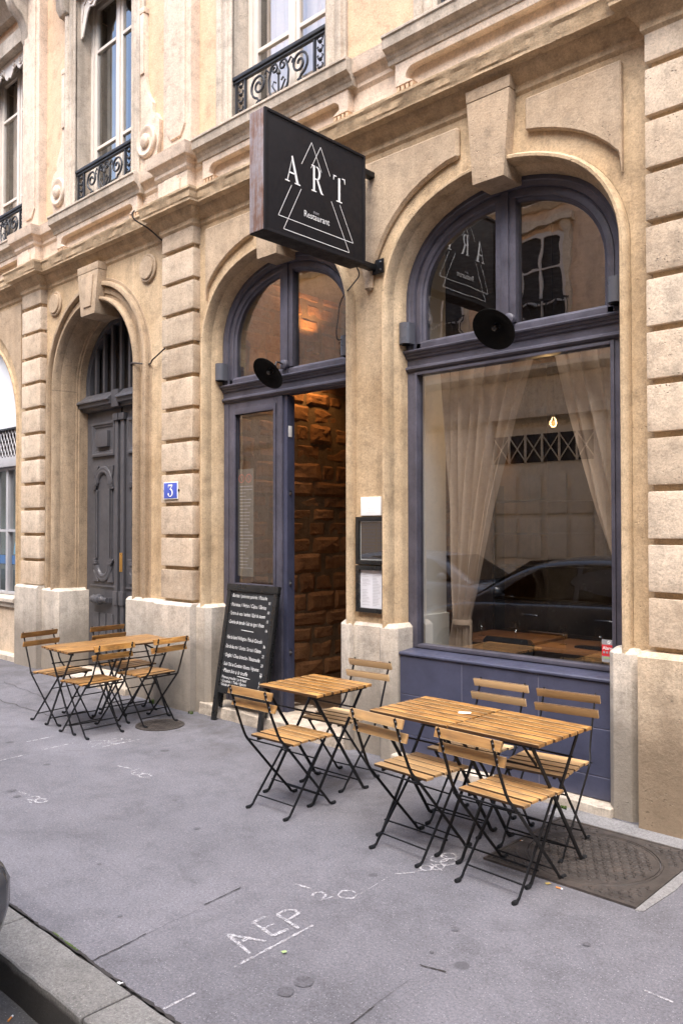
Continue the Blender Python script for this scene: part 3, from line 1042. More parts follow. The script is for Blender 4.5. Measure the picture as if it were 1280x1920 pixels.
# sill band with pedestal breaks
q = MB()
plan_band(q, [(0.0, 5.22), (0.02, 5.25), (0.02, 5.28), (0.05, 5.33), (0.075, 5.345), (0.08, 5.36), (0.085, 5.43), (0.09, 5.455), (0.0, 5.462), (-0.3, 5.465)], XL, XR, UPIL, YF + 0.02, YF - 0.09, 0.0015)
q.build('sill_band', 'plaster_pale', BLD, smooth=28)
for a, b in UPIL:
    p = MB()
    p.box(a, b, YF - 0.085, YF + 0.05, 4.99, 5.23)
    o = p.build('pedestal', 'plaster_pale', BLD, bevel=0.005)
    p = MB()
    xa, xb, za, zb = a + 0.10, b - 0.10, 5.015, 5.205
    t = 0.035
    p.prism([(xa + t, za), (xb - t, za), (xb - t, za + t), (xb, za + t), (xb, zb - t), (xb - t, zb - t), (xb - t, zb), (xa + t, zb), (xa + t, zb - t), (xa, zb - t), (xa, za + t), (xa + t, za + t)], 'y', YF - 0.105, YF - 0.08)
    p.build('raised_face', 'plaster_pale', o, bevel=0.004)
    # tall pilaster above
    p = MB()
    p.box(a + 0.02, b - 0.01, -0.305, -0.1, 5.46, H - 0.5)
    o = p.build('pilaster', 'plaster_pale', BLD, bevel=0.006)
    p = MB()
    xa, xb = a + 0.10, b - 0.09
    p.prism([(xa + 0.07, 5.62), (xb - 0.07, 5.62), (xb, 5.72), (xb, H - 1.0), (xa, H - 1.0), (xa, 5.72)], 'y', -0.325, -0.30)
    p.build('raised_face', 'plaster_pale', o, bevel=0.006)

# ---- sill slabs with aprons under the windows
def apron(cx, half):
    z0 = 5.235
    q = MB()
    # slab
    q.prism([(-0.25, 5.462), (-0.408, 5.455), (-0.416, 5.447), (-0.416, 5.43), (-0.405, 5.42), (-0.400, 5.35), (-0.380, 5.338), (-0.358, 5.325), (-0.350, 5.30), (-0.335, 5.285), (-0.328, 5.25), (-0.25, 5.25)], 'x', cx - half, cx + half)
    o = q.build('window_sill', 'stone_sill', BLD, bevel=0.003, smooth=30)
    q = MB()
    h2 = half - 0.06
    zb, zm = 5.075, 5.19
    w = 0.17
    arc = [(w + 0.075 * math.cos(t), zb + 0.04 + 0.075 * math.sin(t)) for t in [R(180 - 15 * k) for k in range(0, 7)]]
    pts = [(-h2, 5.27), (-h2, zb), (-h2 + w, zb)] + [(-h2 + u, v) for u, v in arc] + [(h2 - u, v) for u, v in reversed(arc)] + [(h2 - w, zb), (h2, zb), (h2, 5.27)]
    q.prism([(cx + u, v) for u, v in pts], 'y', -0.318, YF + 0.03)
    ap = q.build('apron', 'plaster_pale', BLD, bevel=0.004)
    for s in (-1, 1):
        for k in range(4):
            g_ = MB()
            x = cx + s * (h2 - 0.021 - 0.043 * k)
            g_.prism([(-0.016, 0.04), (0.016, 0.04), (0.012, 0.004), (0.006, 0.0), (-0.006, 0.0), (-0.012, 0.004)], 'y', -0.312, -0.26)
            g_.build('gutta', 'plaster', ap, loc=(x, 0, 5.036), bevel=0.002)
for k, (a, b) in enumerate(OPEN):
    apron((a + b) / 2, 1.0 if k in (2, 3) else 0.92)

# ---- tall windows
def spiral(cx, cz, r0, r1, turns, a0, n=26, d=1):
    return [(cx + (r0 + (r1 - r0) * k / n) * math.cos(a0 + d * turns * 2 * math.pi * k / n), cz + (r0 + (r1 - r0) * k / n) * math.sin(a0 + d * turns * 2 * math.pi * k / n)) for k in range(n + 1)]
def railing(parent, a, b, y=-0.20):
    z0, z1 = 5.50, 5.945
    cx = (a + b) / 2
    q = MB()
    q.box(a - 0.02, b + 0.02, y - 0.028, y + 0.028, z1 - 0.016, z1 + 0.016)
    q.box(a - 0.02, b + 0.02, y - 0.018, y + 0.018, z1 - 0.045, z1 - 0.03)
    q.build('hand_rail', 'iron', parent, bevel=0.006)
    q = MB()
    q.box(a, b, y - 0.012, y + 0.012, z0, z0 + 0.02)
    q.build('bottom_rail', 'iron', parent)
    for x in (a + 0.025, a + 0.155, b - 0.155, b - 0.025):
        q = MB()
        q.box(x - 0.011, x + 0.011, y - 0.011, y + 0.011, z0, z1 - 0.03)
        q.build('baluster', 'iron', parent)
    q = MB()
    def T(pts, r=0.009):
        q.tube([(x, y, z) for x, z in pts], r, 6)
    zc = (z0 + z1) / 2
    for s in (-1, 1):
        # palmette panel at the ends
        px = cx + s * ((b - a) / 2 - 0.09)
        for k in range(5):
            zz = z0 + 0.05 + 0.075 * k
            q.lathe([(0.0, -0.018), (0.016, -0.006), (0.02, 0.006), (0.008, 0.02), (0.0, 0.026)], 6, (px, y, zz), (0, 0, 1))
            for e in (-1, 1):
                T([(px, zz), (px + e * 0.022, zz + 0.012), (px + e * 0.032, zz + 0.034), (px + e * 0.022, zz + 0.044)], 0.007)
        # big C scrolls
        ux = cx + s * 0.265
        T([(ux + s * (x - ux), z) for x, z in [(ux + (p - ux), w) for p, w in spiral(ux, zc + 0.05, 0.112, 0.018, 1.7, R(-80), 34, 1)]], 0.0115)
        T([(ux + s * 0.02, zc - 0.06), (ux - s * 0.02, zc - 0.12), (ux - s * 0.08, zc - 0.17), (ux - s * 0.13, z0 + 0.02)], 0.010)
        T([(ux - s * (p - ux), w) for p, w in spiral(ux, zc - 0.135, 0.05, 0.012, 1.3, R(60), 18, 1)], 0.009)
        # heart in the middle
        T([(cx, z0 + 0.01), (cx + s * 0.06, z0 + 0.05), (cx + s * 0.12, z0 + 0.16), (cx + s * 0.13, z0 + 0.27), (cx + s * 0.10, z0 + 0.35)] + [(cx + s * (p - cx), w) for p, w in spiral(cx + 0.055, z1 - 0.105, 0.05, 0.012, 1.25, R(10), 20, 1)], 0.0105)
        T([(cx, z0 + 0.02), (cx + s * 0.03, z0 + 0.12), (cx + s * 0.085, z0 + 0.20), (cx + s * 0.06, z0 + 0.23), (cx + s * 0.035, z0 + 0.21)], 0.008)
        T([(cx + s * 0.12, z0 + 0.33), (cx + s * 0.16, z0 + 0.37), (cx + s * 0.185, z0 + 0.34), (cx + s * 0.17, z0 + 0.31)], 0.008)
        T([(cx, z0 + 0.03), (cx + s * 0.055, z0 + 0.10), (cx + s * 0.09, z0 + 0.09), (cx + s * 0.08, z0 + 0.06)], 0.008)
    T([(cx, z0), (cx, z0 + 0.27)], 0.010)
    q.lathe([(0.0, 0.0), (0.02, 0.02), (0.016, 0.045), (0.0, 0.07)], 8, (cx, y, z0 + 0.26), (0, 0, 1))
    q.build('scrollwork', 'iron', parent, smooth=50)
def tall_window(a, b, stage):
    W = empty('window', (0, 0, 0), parent=BLD)
    y = 0.0
    # stone reveal
    q = MB()
    q.box(a - 0.02, a, YU - 0.02, 0.12, ZS, ZH)
    q.box(b, b + 0.02, YU - 0.02, 0.12, ZS, ZH)
    q.box(a - 0.02, b + 0.02, YU - 0.02, 0.12, ZH, ZH + 0.05)
    q.build('reveal', 'stone_sill', W, smooth=0)
    # frame and casements
    q = MB()
    f = 0.05
    q.box(a, a + f, -0.03, 0.04, ZS, ZH)
    q.box(b - f, b, -0.03, 0.04, ZS, ZH)
    q.box(a + f, b - f, -0.03, 0.04, ZH - f, ZH)
    q.box(a + f, b - f, -0.03, 0.04, ZS, ZS + 0.08)
    q.build('frame', 'window_cream', W, bevel=0.004)
    cx = (a + b) / 2
    for s in (-1, 1):
        x0, x1 = (a + f + 0.003, cx - 0.012) if s < 0 else (cx + 0.012, b - f - 0.003)
        q = MB()
        st = 0.06
        z0, z1 = ZS + 0.085, ZH - f - 0.004
        q.box(x0, x0 + st, -0.012, 0.03, z0, z1)
        q.box(x1 - st, x1, -0.012, 0.03, z0, z1)
        q.box(x0 + st, x1 - st, -0.012, 0.03, z1 - st, z1)
        q.box(x0 + st, x1 - st, -0.012, 0.03, z0, z0 + 0.10)
        for zb in (6.245, 7.41):
            q.box(x0 + st, x1 - st, -0.012, 0.025, zb, zb + 0.036)
        q.build('casement', 'window_cream', W, bevel=0.004)
        for u0, u1 in ((z0 + 0.10, 6.245), (6.281, 7.41), (7.446, z1 - st)):
            q = MB()
            q.quad((x0 + st, 0.01, u0), (x1 - st, 0.01, u0), (x1 - st, 0.01, u1), (x0 + st, 0.01, u1))
            q.build('pane', 'glass_upper', W, smooth=0)
    q = MB()
    q.box(cx - 0.028, cx + 0.028, -0.028, -0.0125, ZS + 0.08, ZH - f)
    q.build('cover_strip', 'window_cream', W, bevel=0.005)
    # drapes, the pale ones also coloured to imitate pane reflections; dark room behind
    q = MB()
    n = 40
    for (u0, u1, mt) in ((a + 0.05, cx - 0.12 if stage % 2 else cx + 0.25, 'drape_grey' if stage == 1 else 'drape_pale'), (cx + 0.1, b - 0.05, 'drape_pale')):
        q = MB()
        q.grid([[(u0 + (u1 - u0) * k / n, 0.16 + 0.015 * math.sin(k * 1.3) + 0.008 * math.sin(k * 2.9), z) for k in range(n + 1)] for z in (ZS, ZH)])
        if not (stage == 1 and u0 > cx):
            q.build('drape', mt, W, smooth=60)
    q = MB()
    q.box(a - 0.3, b + 0.3, 0.9, 0.95, ZS - 0.2, ZH + 0.2)
    q.box(a - 0.3, b + 0.3, 0.12, 0.95, ZS - 0.05, ZS)
    q.box(a - 0.3, a - 0.25, 0.12, 0.9, ZS, ZH)
    q.box(b + 0.25, b + 0.3, 0.12, 0.9, ZS, ZH)
    q.box(a - 0.3, b + 0.3, 0.12, 0.9, ZH + 0.05, ZH + 0.1)
    q.build('room_lining', 'dark_room', W, smooth=0)
    railing(W, a + 0.004, b - 0.004)
    # lambrequin under the head
    q = MB()
    n = 24
    top = [(a + (b - a) * k / n, ZH - 0.005) for k in range(n + 1)]
    bot = []
    for k in range(n + 1):
        u = abs(2 * k / n - 1)
        d = 0.16 + 0.30 * smoothstep(0.55, 1.0, u) + 0.05 * math.sin(u * 15) + 0.05 * smoothstep(0.25, 0.0, u)
        bot.append((a + (b - a) * k / n, ZH - d))
    for y_ in (-0.165, -0.150):
        q.grid([[(x, y_, z) for x, z in top], [(x, y_, z) for x, z in bot]])
    q.grid([[(x, -0.165, z) for x, z in bot], [(x, -0.150, z) for x, z in bot]])
    for s in (-1, 1):
        for u in (0.12, 0.3):
            q.tube([(cx + s * (p - cx), -0.172, w) for p, w in spiral(cx + u + 0.06, ZH - 0.12, 0.06, 0.015, 1.3, R(90), 20)], 0.008, 5)
        q.tube([(cx + s * 0.42, -0.172, ZH - 0.05), (cx + s * 0.52, -0.172, ZH - 0.12), (cx + s * 0.56, -0.172, ZH - 0.3)], 0.008, 5)
    q.build('lambrequin', 'window_cream', W, smooth=40)
    # architrave
    for s in (-1, 1):
        e = a if s < 0 else b
        q = MB()
        prof = [(0.0, YU - 0.01), (0.0, -0.235), (0.03, -0.245), (0.05, -0.235), (0.06, -0.252), (0.10, -0.258), (0.125, -0.245), (0.135, -0.262), (0.175, -0.272), (0.20, -0.262), (0.205, -0.235), (0.225, -0.225), (0.225, YU + 0.01)]
        q.grid([[(e + s * r, y_, z) for r, y_ in prof] for z in (ZS, ZH + 0.2)])
        q.build('architrave', 'stone_sill', W, smooth=40)
    q = MB()
    q.box(a - 0.225, b + 0.225, -0.27, YU + 0.02, ZH + 0.003, ZH + 0.2)
    q.build('lintel', 'stone_sill', W, bevel=0.006)
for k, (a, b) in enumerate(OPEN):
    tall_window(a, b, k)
# pediment with brackets over the end windows
for a, b in OPEN[:2]:
    q = MB()
    cx = (a + b) / 2
    q.prism([(YU, 8.75), (-0.62, 8.75), (-0.60, 8.66), (-0.50, 8.60), (-0.36, 8.52), (-0.30, 8.45), (YU, 8.45)], 'x', cx - 1.05, cx + 1.05)
    q.build('pediment', 'stone_sill', BLD, bevel=0.01)
    for s in (-1, 1):
        q = MB()
        x = cx + s * 0.80
        pr = [(YU, 8.45), (-0.52, 8.45), (-0.54, 8.38), (-0.50, 8.28), (-0.40, 8.20), (-0.34, 8.08), (-0.33, 7.95), (-0.29, 7.88), (YU, 7.86)]
        q.prism(pr, 'x', x - 0.09, x + 0.09)
        q.build('console', 'stone_sill', BLD, bevel=0.02, seg=3)
# volutes beside the window over the carriage door
for s, cx in ((1, -7.245), (-1, -9.125)):
    q = MB()
    zc = 5.80
    body = [(-0.15, 5.50), (0.12, 5.50), (0.16, 5.62), (0.20, 5.80), (0.20, 5.98), (0.15, 6.06), (0.075, 6.09), (0.075, 6.20), (0.03, 6.26), (-0.03, 6.36), (-0.055, 6.50), (-0.065, 7.20), (-0.13, 7.20), (-0.15, 6.2)]
    q.prism([(cx + s * u, w) for u, w in body], 'y', -0.245, YU + 0.01)
    o = q.build('volute', 'plaster_pale', BLD, bevel=0.006)
    q = MB()
    q.lathe([(0.165, 0.0), (0.165, 0.03), (0.150, 0.042), (0.120, 0.040), (0.100, 0.028), (0.072, 0.028), (0.068, 0.055), (0.05, 0.066), (0.0, 0.070)], 30, (cx + s * 0.0, -0.245, zc), (0, -1, 0))
    q.build('scroll_disc', 'plaster_pale', o, smooth=40)
    q = MB()
    q.box(cx + s * -0.14, cx + s * -0.055, -0.262, -0.2, 7.20, 7.26)
    q.box(cx + s * -0.13, cx + s * -0.065, -0.262, -0.2, 6.55, 7.19)
    q.build('drop', 'plaster_pale', o, bevel=0.006)

# ------------------------------------------------------------------ painted shopfront joinery
def arched_light(parent, P, cx, a, zs):
    """transom window: outer ring, two sashes with quarter-arch glass, mullion; returns nothing"""
    zb = 3.14
    base = [(x, max(z, zb), nx, nz) for x, z, nx, nz in P]
    q = MB()
    sweep(q, base, [(0.004, 0.05), (0.004, -0.055), (-0.030, -0.060), (-0.038, -0.052), (-0.070, -0.050), (-0.078, -0.030), (-0.082, -0.030), (-0.082, 0.05)])
    q.build('arched_frame', 'slate_paint', parent, smooth=30)
    q = MB()
    sweep(q, base, [(-0.083, 0.04), (-0.083, -0.036), (-0.090, -0.040), (-0.128, -0.040), (-0.136, -0.034), (-0.140, -0.022), (-0.158, -0.010), (-0.160, 0.0), (-0.160, 0.04)])
    q.build('sash', 'slate_paint', parent, smooth=30)
    # bottom rail of the sashes
    q = MB()
    xi = a - 0.083
    q.prism([(0.04, zb + 0.002), (-0.040, zb + 0.002), (-0.040, 3.185), (-0.030, 3.196), (-0.012, 3.206), (0.04, 3.206)], 'x', cx - xi, cx + xi)
    q.build('sash_rail', 'slate_paint', parent, bevel=0.002)
    # mullion: two stiles and a cover strip
    top = max(z for x, z, nx, nz in P) - 0.10
    q = MB()
    q.box(cx - 0.082, cx - 0.004, -0.0385, 0.04, 3.206, top)
    q.box(cx + 0.004, cx + 0.082, -0.0385, 0.04, 3.206, top)
    build_split(q, 'mullion', 'slate_paint', parent, bevel=0.005)
    q = MB()
    q.box(cx - 0.030, cx + 0.030, -0.052, -0.0385, 3.15, top + 0.02)
    q.build('cover_strip', 'slate_paint', parent, bevel=0.004)
    for s in (-1, 1):
        q = MB()
        rim = [(x + nx * -0.15, z + nz * -0.15) for x, z, nx, nz in base if (x - cx) * s > 0.07]
        rim = [(x, z) for x, z in rim if (x - cx) * s > 0.06]
        if s > 0:
            pts = [(cx + 0.06, 3.19), (cx + 0.06, rim[0][1])] + rim + [(rim[-1][0], 3.19)]
        else:
            pts = [(rim[0][0], 3.19)] + rim + [(cx - 0.06, rim[-1][1]), (cx - 0.06, 3.19)]
        q.poly([(x, 0.006, z) for x, z in pts])
        q.build('pane', 'glass_old', parent, smooth=0)

def transom(parent, cx, a):
    """moulded transom bar between the doors and the arched light"""
    q = MB()
    q.prism([(0.06, 2.962), (-0.040, 2.962), (-0.040, 2.972), (-0.058, 2.978), (-0.068, 2.990), (-0.066, 3.004), (-0.050, 3.012), (-0.044, 3.018),
             (-0.044, 3.066), (-0.058, 3.072), (-0.064, 3.082), (-0.064, 3.090), (-0.076, 3.094), (-0.080, 3.104), (-0.080, 3.110), (-0.094, 3.114), (-0.098, 3.124), (-0.096, 3.132), (-0.06, 3.140), (0.06, 3.140)],
            'x', cx - a + 0.001, cx + a - 0.001)
    q.build('transom', 'slate_paint', parent, bevel=0.0, smooth=32)

# ---- big window
W = empty('shop_window', (0, 0, 0), parent=BLD)
cx, a = WIN['cx'], WIN['a']
arched_light(W, PW, cx, a, WIN['zs'])
transom(W, cx, a)
q = MB()
q.box(cx - a + 0.001, -3.885, -0.040, 0.05, 0.80, 2.962)
q.box(-2.272, cx + a - 0.001, -0.040, 0.05, 0.80, 2.962)
q.box(-3.885, -2.272, -0.0395, 0.05, 0.80, 0.842)
build_split(q, 'window_frame', 'slate_paint', W, bevel=0.004)
q = MB()      # glazing bead
b = 0.022
for x0, x1, z0, z1 in ((-3.885, -3.862, 0.842, 2.962), (-2.298, -2.272, 0.842, 2.962), (-3.862, -2.298, 0.842, 0.868), (-3.862, -2.298, 2.940, 2.9615)):
    q.box(x0, x1, -0.052, 0.03, z0, z1)
q.build('glazing_bead', 'slate_paint', W, bevel=0.005)
q = MB()
q.quad((-3.87, 0.0, 0.86), (-2.29, 0.0, 0.86), (-2.29, 0.0, 2.95), (-3.87, 0.0, 2.95))
q.build('pane', 'glass_shop', W, smooth=0)
# panelled apron below the window with a sloped ledge
q = MB()
q.prism([(0.05, 0.806), (-0.04, 0.835), (-0.205, 0.822), (-0.212, 0.815), (-0.212, 0.803), (-0.204, 0.798), (0.05, 0.798)], 'x', -3.914, -2.236)
q.build('window_ledge', 'panel_paint', W, bevel=0.002)
q = MB()
q.box(-3.913, -2.237, -0.1965, 0.02, 0.066, 0.797)
q.build('panel_back', 'joint_light', W, smooth=0)
for xa, xb in ((-3.913, -3.352), (-3.350, -2.742), (-2.740, -2.237)):
    for za, zb in ((0.066, 0.206), (0.2085, 0.505), (0.5075, 0.796)):
        q = MB()
        q.box(xa + 0.002, xb - 0.002, -0.200, -0.15, za + 0.0018, zb - 0.0018)
        q.build('panel', 'panel_paint', W, bevel=0.002, seg=1)
# stone base
def rough_slab(name, x0, x1, y0, y1, z0, z1, mat, amp=0.010, bev=0.02, cuts=26):
    q = MB()
    q.box(x0, x1, y0, y1, z0, z1)
    me = q.mesh(name, bevel=bev, seg=3)
    bm = bmesh.new()
    bm.from_mesh(me)
    bmesh.ops.subdivide_edges(bm, edges=[e for e in bm.edges if e.calc_length() > 0.09], cuts=cuts, use_grid_fill=True)
    for v in bm.verts:
        n1 = noise.noise(v.co * 8) * amp + noise.noise(v.co * 26) * amp * 0.5
        v.co.y += n1
        v.co.z += n1 * 0.5 if v.co.z > z0 + 0.03 else 0
    for f in bm.faces:
        f.smooth = True
    bm.to_mesh(me)
    bm.free()
    return add(name, me, mat, BLD)
rough_slab('base_stone', -3.93, -2.20, -0.300, 0.1, -0.06, 0.062, 'stone_sill')
rough_slab('door_step', -6.30, -4.42, -0.290, 0.35, -0.06, 0.105, 'stone_sill')
rough_slab('door_step', -9.18, -7.50, -0.335, 0.35, -0.06, 0.075, 'stone_sill')
rough_slab('base_stone', -26, -10.08, -0.30, 0.0, -0.06, 0.12, 'stone_sill', cuts=8)

# ---- doorway
D = empty('restaurant_door', (0, 0, 0), parent=BLD)
cx, a = DOR['cx'], DOR['a']
arched_light(D, PD, cx, a, DOR['zs'])
transom(D, cx, a)
q = MB()
q.box(cx - a + 0.001, -6.160, -0.040, 0.06, 0.105, 2.962)
q.box(-4.54, cx + a - 0.001, -0.040, 0.06, 0.105, 2.962)
build_split(q, 'door_jamb', 'slate_paint', D, bevel=0.004)
# fixed leaf on the left
q = MB()
y0, y1 = -0.034, 0.012
zb, zt = 0.107, 2.960
gl, gr_, gb, gt = -6.060, -5.515, 1.235, 2.842
q.box(-6.158, gl, y0, y1, zb, zt)
q.box(gr_, -5.452, y0, y1, zb, zt)
q.box(gl, gr_, y0, y1, gt, zt)
q.box(gl, gr_, y0, y1, 0.96, gb)
q.box(gl, gr_, y0, y1, zb, 0.30)
q.build('door_leaf', 'slate_paint', D, bevel=0.004)
q = MB()
q.box(gl - 0.001, gr_ + 0.001, y0 + 0.018, y1 - 0.01, 0.299, 0.961)
q.build('lower_panel', 'slate_paint', D, smooth=0)
q = MB()      # raised bead round the glass
for x0, x1, z0, z1 in ((gl - 0.10, gl, gb - 0.03, gt + 0.055), (gr_, gr_ + 0.03, gb - 0.03, gt + 0.055), (gl, gr_, gt, gt + 0.055), (gl, gr_, gb - 0.03, gb)):
    q.box(max(x0, -6.14), x1, y0 - 0.014, y0 + 0.02, z0, z1)
q.build('door_bead', 'slate_paint', D, bevel=0.004)
q = MB()
q.box(-5.451, -5.400, y0 - 0.010, y1 + 0.03, zb, zt - 0.002)
q.build('meeting_stile', 'slate_paint', D, bevel=0.005)
q = MB()
q.box(-5.399, -5.352, y0 + 0.010, y1 + 0.055, zb, zt - 0.004)
q.build('door_edge', 'panel_paint', D, bevel=0.003)
q = MB()
q.quad((gl, -0.012, gb), (gr_, -0.012, gb), (gr_, -0.012, gt), (gl, -0.012, gt))
q.build('pane', 'glass_shop', D, smooth=0)
# catches on the leaf edge
for z in (0.62, 1.24, 2.05):
    q = MB()
    q.box(-5.351, -5.343, 0.0, 0.02, z, z + 0.05)
    q.lathe([(0.0, 0.0), (0.008, 0.0), (0.008, 0.012), (0.0, 0.016)], 10, (-5.343, 0.01, z + 0.02), (1, 0, 0))
    q.build('latch', 'steel', D)
q = MB()
q.box(-5.3515, -5.346, -0.01, 0.03, 2.58, 2.68)
q.build('hinge', 'white_paint', D, bevel=0.002)
# opened leaf, swung inward against the pier
q = MB()
for y0_, y1_, z0_, z1_ in ((0.08, 0.20, zb, zt), (0.86, 0.95, zb, zt), (0.20, 0.86, 0.96, 1.235), (0.20, 0.86, zb, 0.30), (0.20, 0.86, gt, zt)):
    q.box(-4.552, -4.506, y0_, y1_, z0_, z1_)
q.box(-4.540, -4.518, 0.199, 0.861, 0.299, 0.961)
q.build('open_leaf', 'slate_paint', D, bevel=0.004)
q = MB()
q.quad((-4.53, 0.2, 1.235), (-4.53, 0.86, 1.235), (-4.53, 0.86, gt), (-4.53, 0.2, gt))
q.build('pane', 'glass_shop', D, smooth=0)

# ---- carriage door
C = empty('carriage_door', (0, 0, 0), parent=BLD)
cx = CAR['cx']
yd = 0.15
q = MB()
PCi = [(x, max(z, 3.34), nx, nz) for x, z, nx, nz in PC]
sweep(q, PCi, [(0.0, yd + 0.06), (0.0, yd - 0.02), (-0.05, yd - 0.025), (-0.055, yd - 0.01), (-0.085, yd - 0.008), (-0.09, yd + 0.06)])
q.build('fanlight_frame', 'door_paint', C, smooth=30)
q = MB()
pts = [(x + nx * -0.085, z + nz * -0.085) for x, z, nx, nz in PCi]
q.poly([(x, yd + 0.03, z) for x, z in pts])
q.build('pane', 'glass_upper', C, smooth=0)
q = MB()
q.box(cx - 0.8, cx + 0.8, yd + 0.16, yd + 0.2, 3.2, 4.3)
q.build('dark_backing', 'dark_room', C, smooth=0)
for k in range(-3, 4):
    x = cx + 0.185 * k + 0.0
    h = math.sqrt(max(0.715 ** 2 - (0.185 * k) ** 2, 0))
    q = MB()
    q.box(x - 0.022, x + 0.022, yd - 0.02, yd + 0.02, 3.37, CAR['zs'] + h + 0.01)
    q.build('fanlight_bar', 'door_paint', C, bevel=0.004)
q = MB()
q.prism([(yd + 0.05, 3.375), (yd - 0.03, 3.375), (yd - 0.06, 3.345), (yd - 0.14, 3.285), (yd - 0.145, 3.265), (yd - 0.12, 3.255), (yd - 0.115, 3.215), (yd - 0.07, 3.205), (yd - 0.065, 3.17), (yd + 0.05, 3.165)], 'x', cx - 0.80, cx - 0.075)
q.prism([(yd + 0.05, 3.375), (yd - 0.03, 3.375), (yd - 0.06, 3.345), (yd - 0.14, 3.285), (yd - 0.145, 3.265), (yd - 0.12, 3.255), (yd - 0.115, 3.215), (yd - 0.07, 3.205), (yd - 0.065, 3.17), (yd + 0.05, 3.165)], 'x', cx + 0.075, cx + 0.80)
q.box(cx - 0.075, cx + 0.075, yd - 0.10, yd + 0.05, 3.17, 3.37)
q.build('lintel_moulding', 'door_paint', C, bevel=0.004)
def rect_mould(q, x0, x1, z0, z1, y, w, h):
    """raised picture-frame moulding"""
    prof = [(0.0, 0.0), (0.0, -h), (w * 0.4, -h), (w * 0.55, -h * 0.55), (w * 0.8, -h * 0.45), (w, 0.0)]
    rows = []
    for r, d in prof:
        rows.append([(x0 + r, y + d, z0 + r), (x1 - r, y + d, z0 + r), (x1 - r, y + d, z1 - r), (x0 + r, y + d, z1 - r)])
    q.grid(rows, True)
for s in (-1, 1):
    L = empty('leaf', (0, 0, 0), parent=C)
    x0, x1 = (cx - 0.775, cx - 0.02) if s < 0 else (cx + 0.02, cx + 0.775)
    q = MB()
    q.box(x0, x1, yd, yd + 0.06, 0.078, 3.17)
    q.build('board', 'door_paint', L, bevel=0.004)
    px0, px1 = x0 + 0.13, x1 - 0.10
    q = MB()
    rect_mould(q, px0, px1, 2.62, 3.03, yd, 0.07, 0.030)
    q.prism([(px0 + 0.13, 2.73), (px1 - 0.13, 2.73), (px1 - 0.13, 2.92), (px0 + 0.13, 2.92)], 'y', yd - 0.045, yd)
    q.build('upper_panel', 'door_paint', L, bevel=0.003)
    # long panel with horseshoe ends
    pm = (px0 + px1) / 2
    q = MB()
    hw = 0.155
    for e, zc_ in ((1, 2.30), (-1, 1.315)):
        ring = []
        for r, d in ((hw + 0.045, 0.0), (hw + 0.045, -0.022), (hw + 0.02, -0.032), (hw, -0.024), (hw - 0.02, -0.034), (hw - 0.045, -0.020), (hw - 0.05, 0.0)):
            ring.append([(pm + r * math.cos(t), yd + d, zc_ + e * r * math.sin(t)) for t in [math.pi * k / 18 for k in range(19)]])
        q.grid(ring)
        for t in (-1, 1):
            for j in range(3):
                q.box(pm + t * (hw + 0.01 + 0.018 * j) - 0.04, pm + t * (hw + 0.01 + 0.018 * j) + 0.04, yd - 0.036 + 0.004 * j, yd, zc_ - e * (0.018 + 0.024 * j) - 0.012, zc_ - e * (0.018 + 0.024 * j) + 0.012)
            # corner shield
            q.prism([(pm + t * (hw + 0.05), zc_ + e * 0.06), (pm + t * (hw + 0.07), zc_ + e * 0.20), (pm + t * (hw - 0.06), zc_ + e * 0.20)], 'y', yd - 0.022, yd)
    for t in (-1, 1):
        q.box(pm + t * (hw - 0.015) - 0.012, pm + t * (hw - 0.015) + 0.012, yd - 0.022, yd, 1.40, 2.215)
        q.box(pm + t * (hw + 0.028) - 0.008, pm + t * (hw + 0.028) + 0.008, yd - 0.016, yd, 1.40, 2.215)
    q.build('long_panel', 'door_paint', L, bevel=0.003, seg=1, smooth=30)
    q = MB()
    q.box(px0 - 0.03, px1 + 0.03, yd - 0.018, yd, 1.055, 1.072)
    q.build('ledge', 'door_paint', L, bevel=0.003)
    q = MB()
    q.lathe([(0.0, 0.0), (0.028, 0.0), (0.030, 0.10), (0.042, 0.11), (0.042, 0.15), (0.060, 0.16), (0.066, 0.20), (0.055, 0.24), (0.035, 0.25), (0.050, 0.28), (0.052, 0.31), (0.03, 0.36), (0.0, 0.385)], 16, (pm + 0.17, yd - 0.055, 0.905), (-1, 0, 0))
    q.box(pm + 0.12, pm + 0.20, yd - 0.05, yd, 0.88, 0.93)
    q.box(pm - 0.08, pm - 0.02, yd - 0.05, yd, 0.88, 0.93)
    q.build('turned_bar', 'door_paint', L, smooth=40)
    for k in range(3):
        q = MB()
        xx = px0 + 0.03 + k * (px1 - px0 - 0.06) / 3
        q.prism([(xx + 0.012, 0.20), (xx + (px1 - px0 - 0.06) / 3 - 0.012, 0.20), (xx + (px1 - px0 - 0.06) / 3 - 0.012, 0.74), (xx + 0.012, 0.74)], 'y', yd - 0.016, yd)
        q.build('flute', 'door_paint', L, bevel=0.006)
    # stile column beside the meeting line
    q = MB()
    xs_ = x1 - 0.045 if s < 0 else x0 + 0.045
    q.box(xs_ - 0.035, xs_ + 0.035, yd - 0.035, yd, 0.12, 3.02)
    q.box(xs_ - 0.055, xs_ + 0.055, yd - 0.055, yd, 3.02, 3.10)
    q.box(xs_ - 0.045, xs_ + 0.045, yd - 0.05, yd, 0.86, 1.02)
    q.build('stile', 'door_paint', L, bevel=0.007)
q = MB()
q.box(cx - 0.019, cx + 0.019, yd + 0.0, yd + 0.07, 0.078, 3.17)
q.build('meeting_gap', 'black_inside', C, smooth=0)
q = MB()
q.box(cx + 0.022, cx + 0.082, yd - 0.041, yd - 0.03, 1.25, 1.47)
q.build('brass_plate', 'brass', C, bevel=0.002)

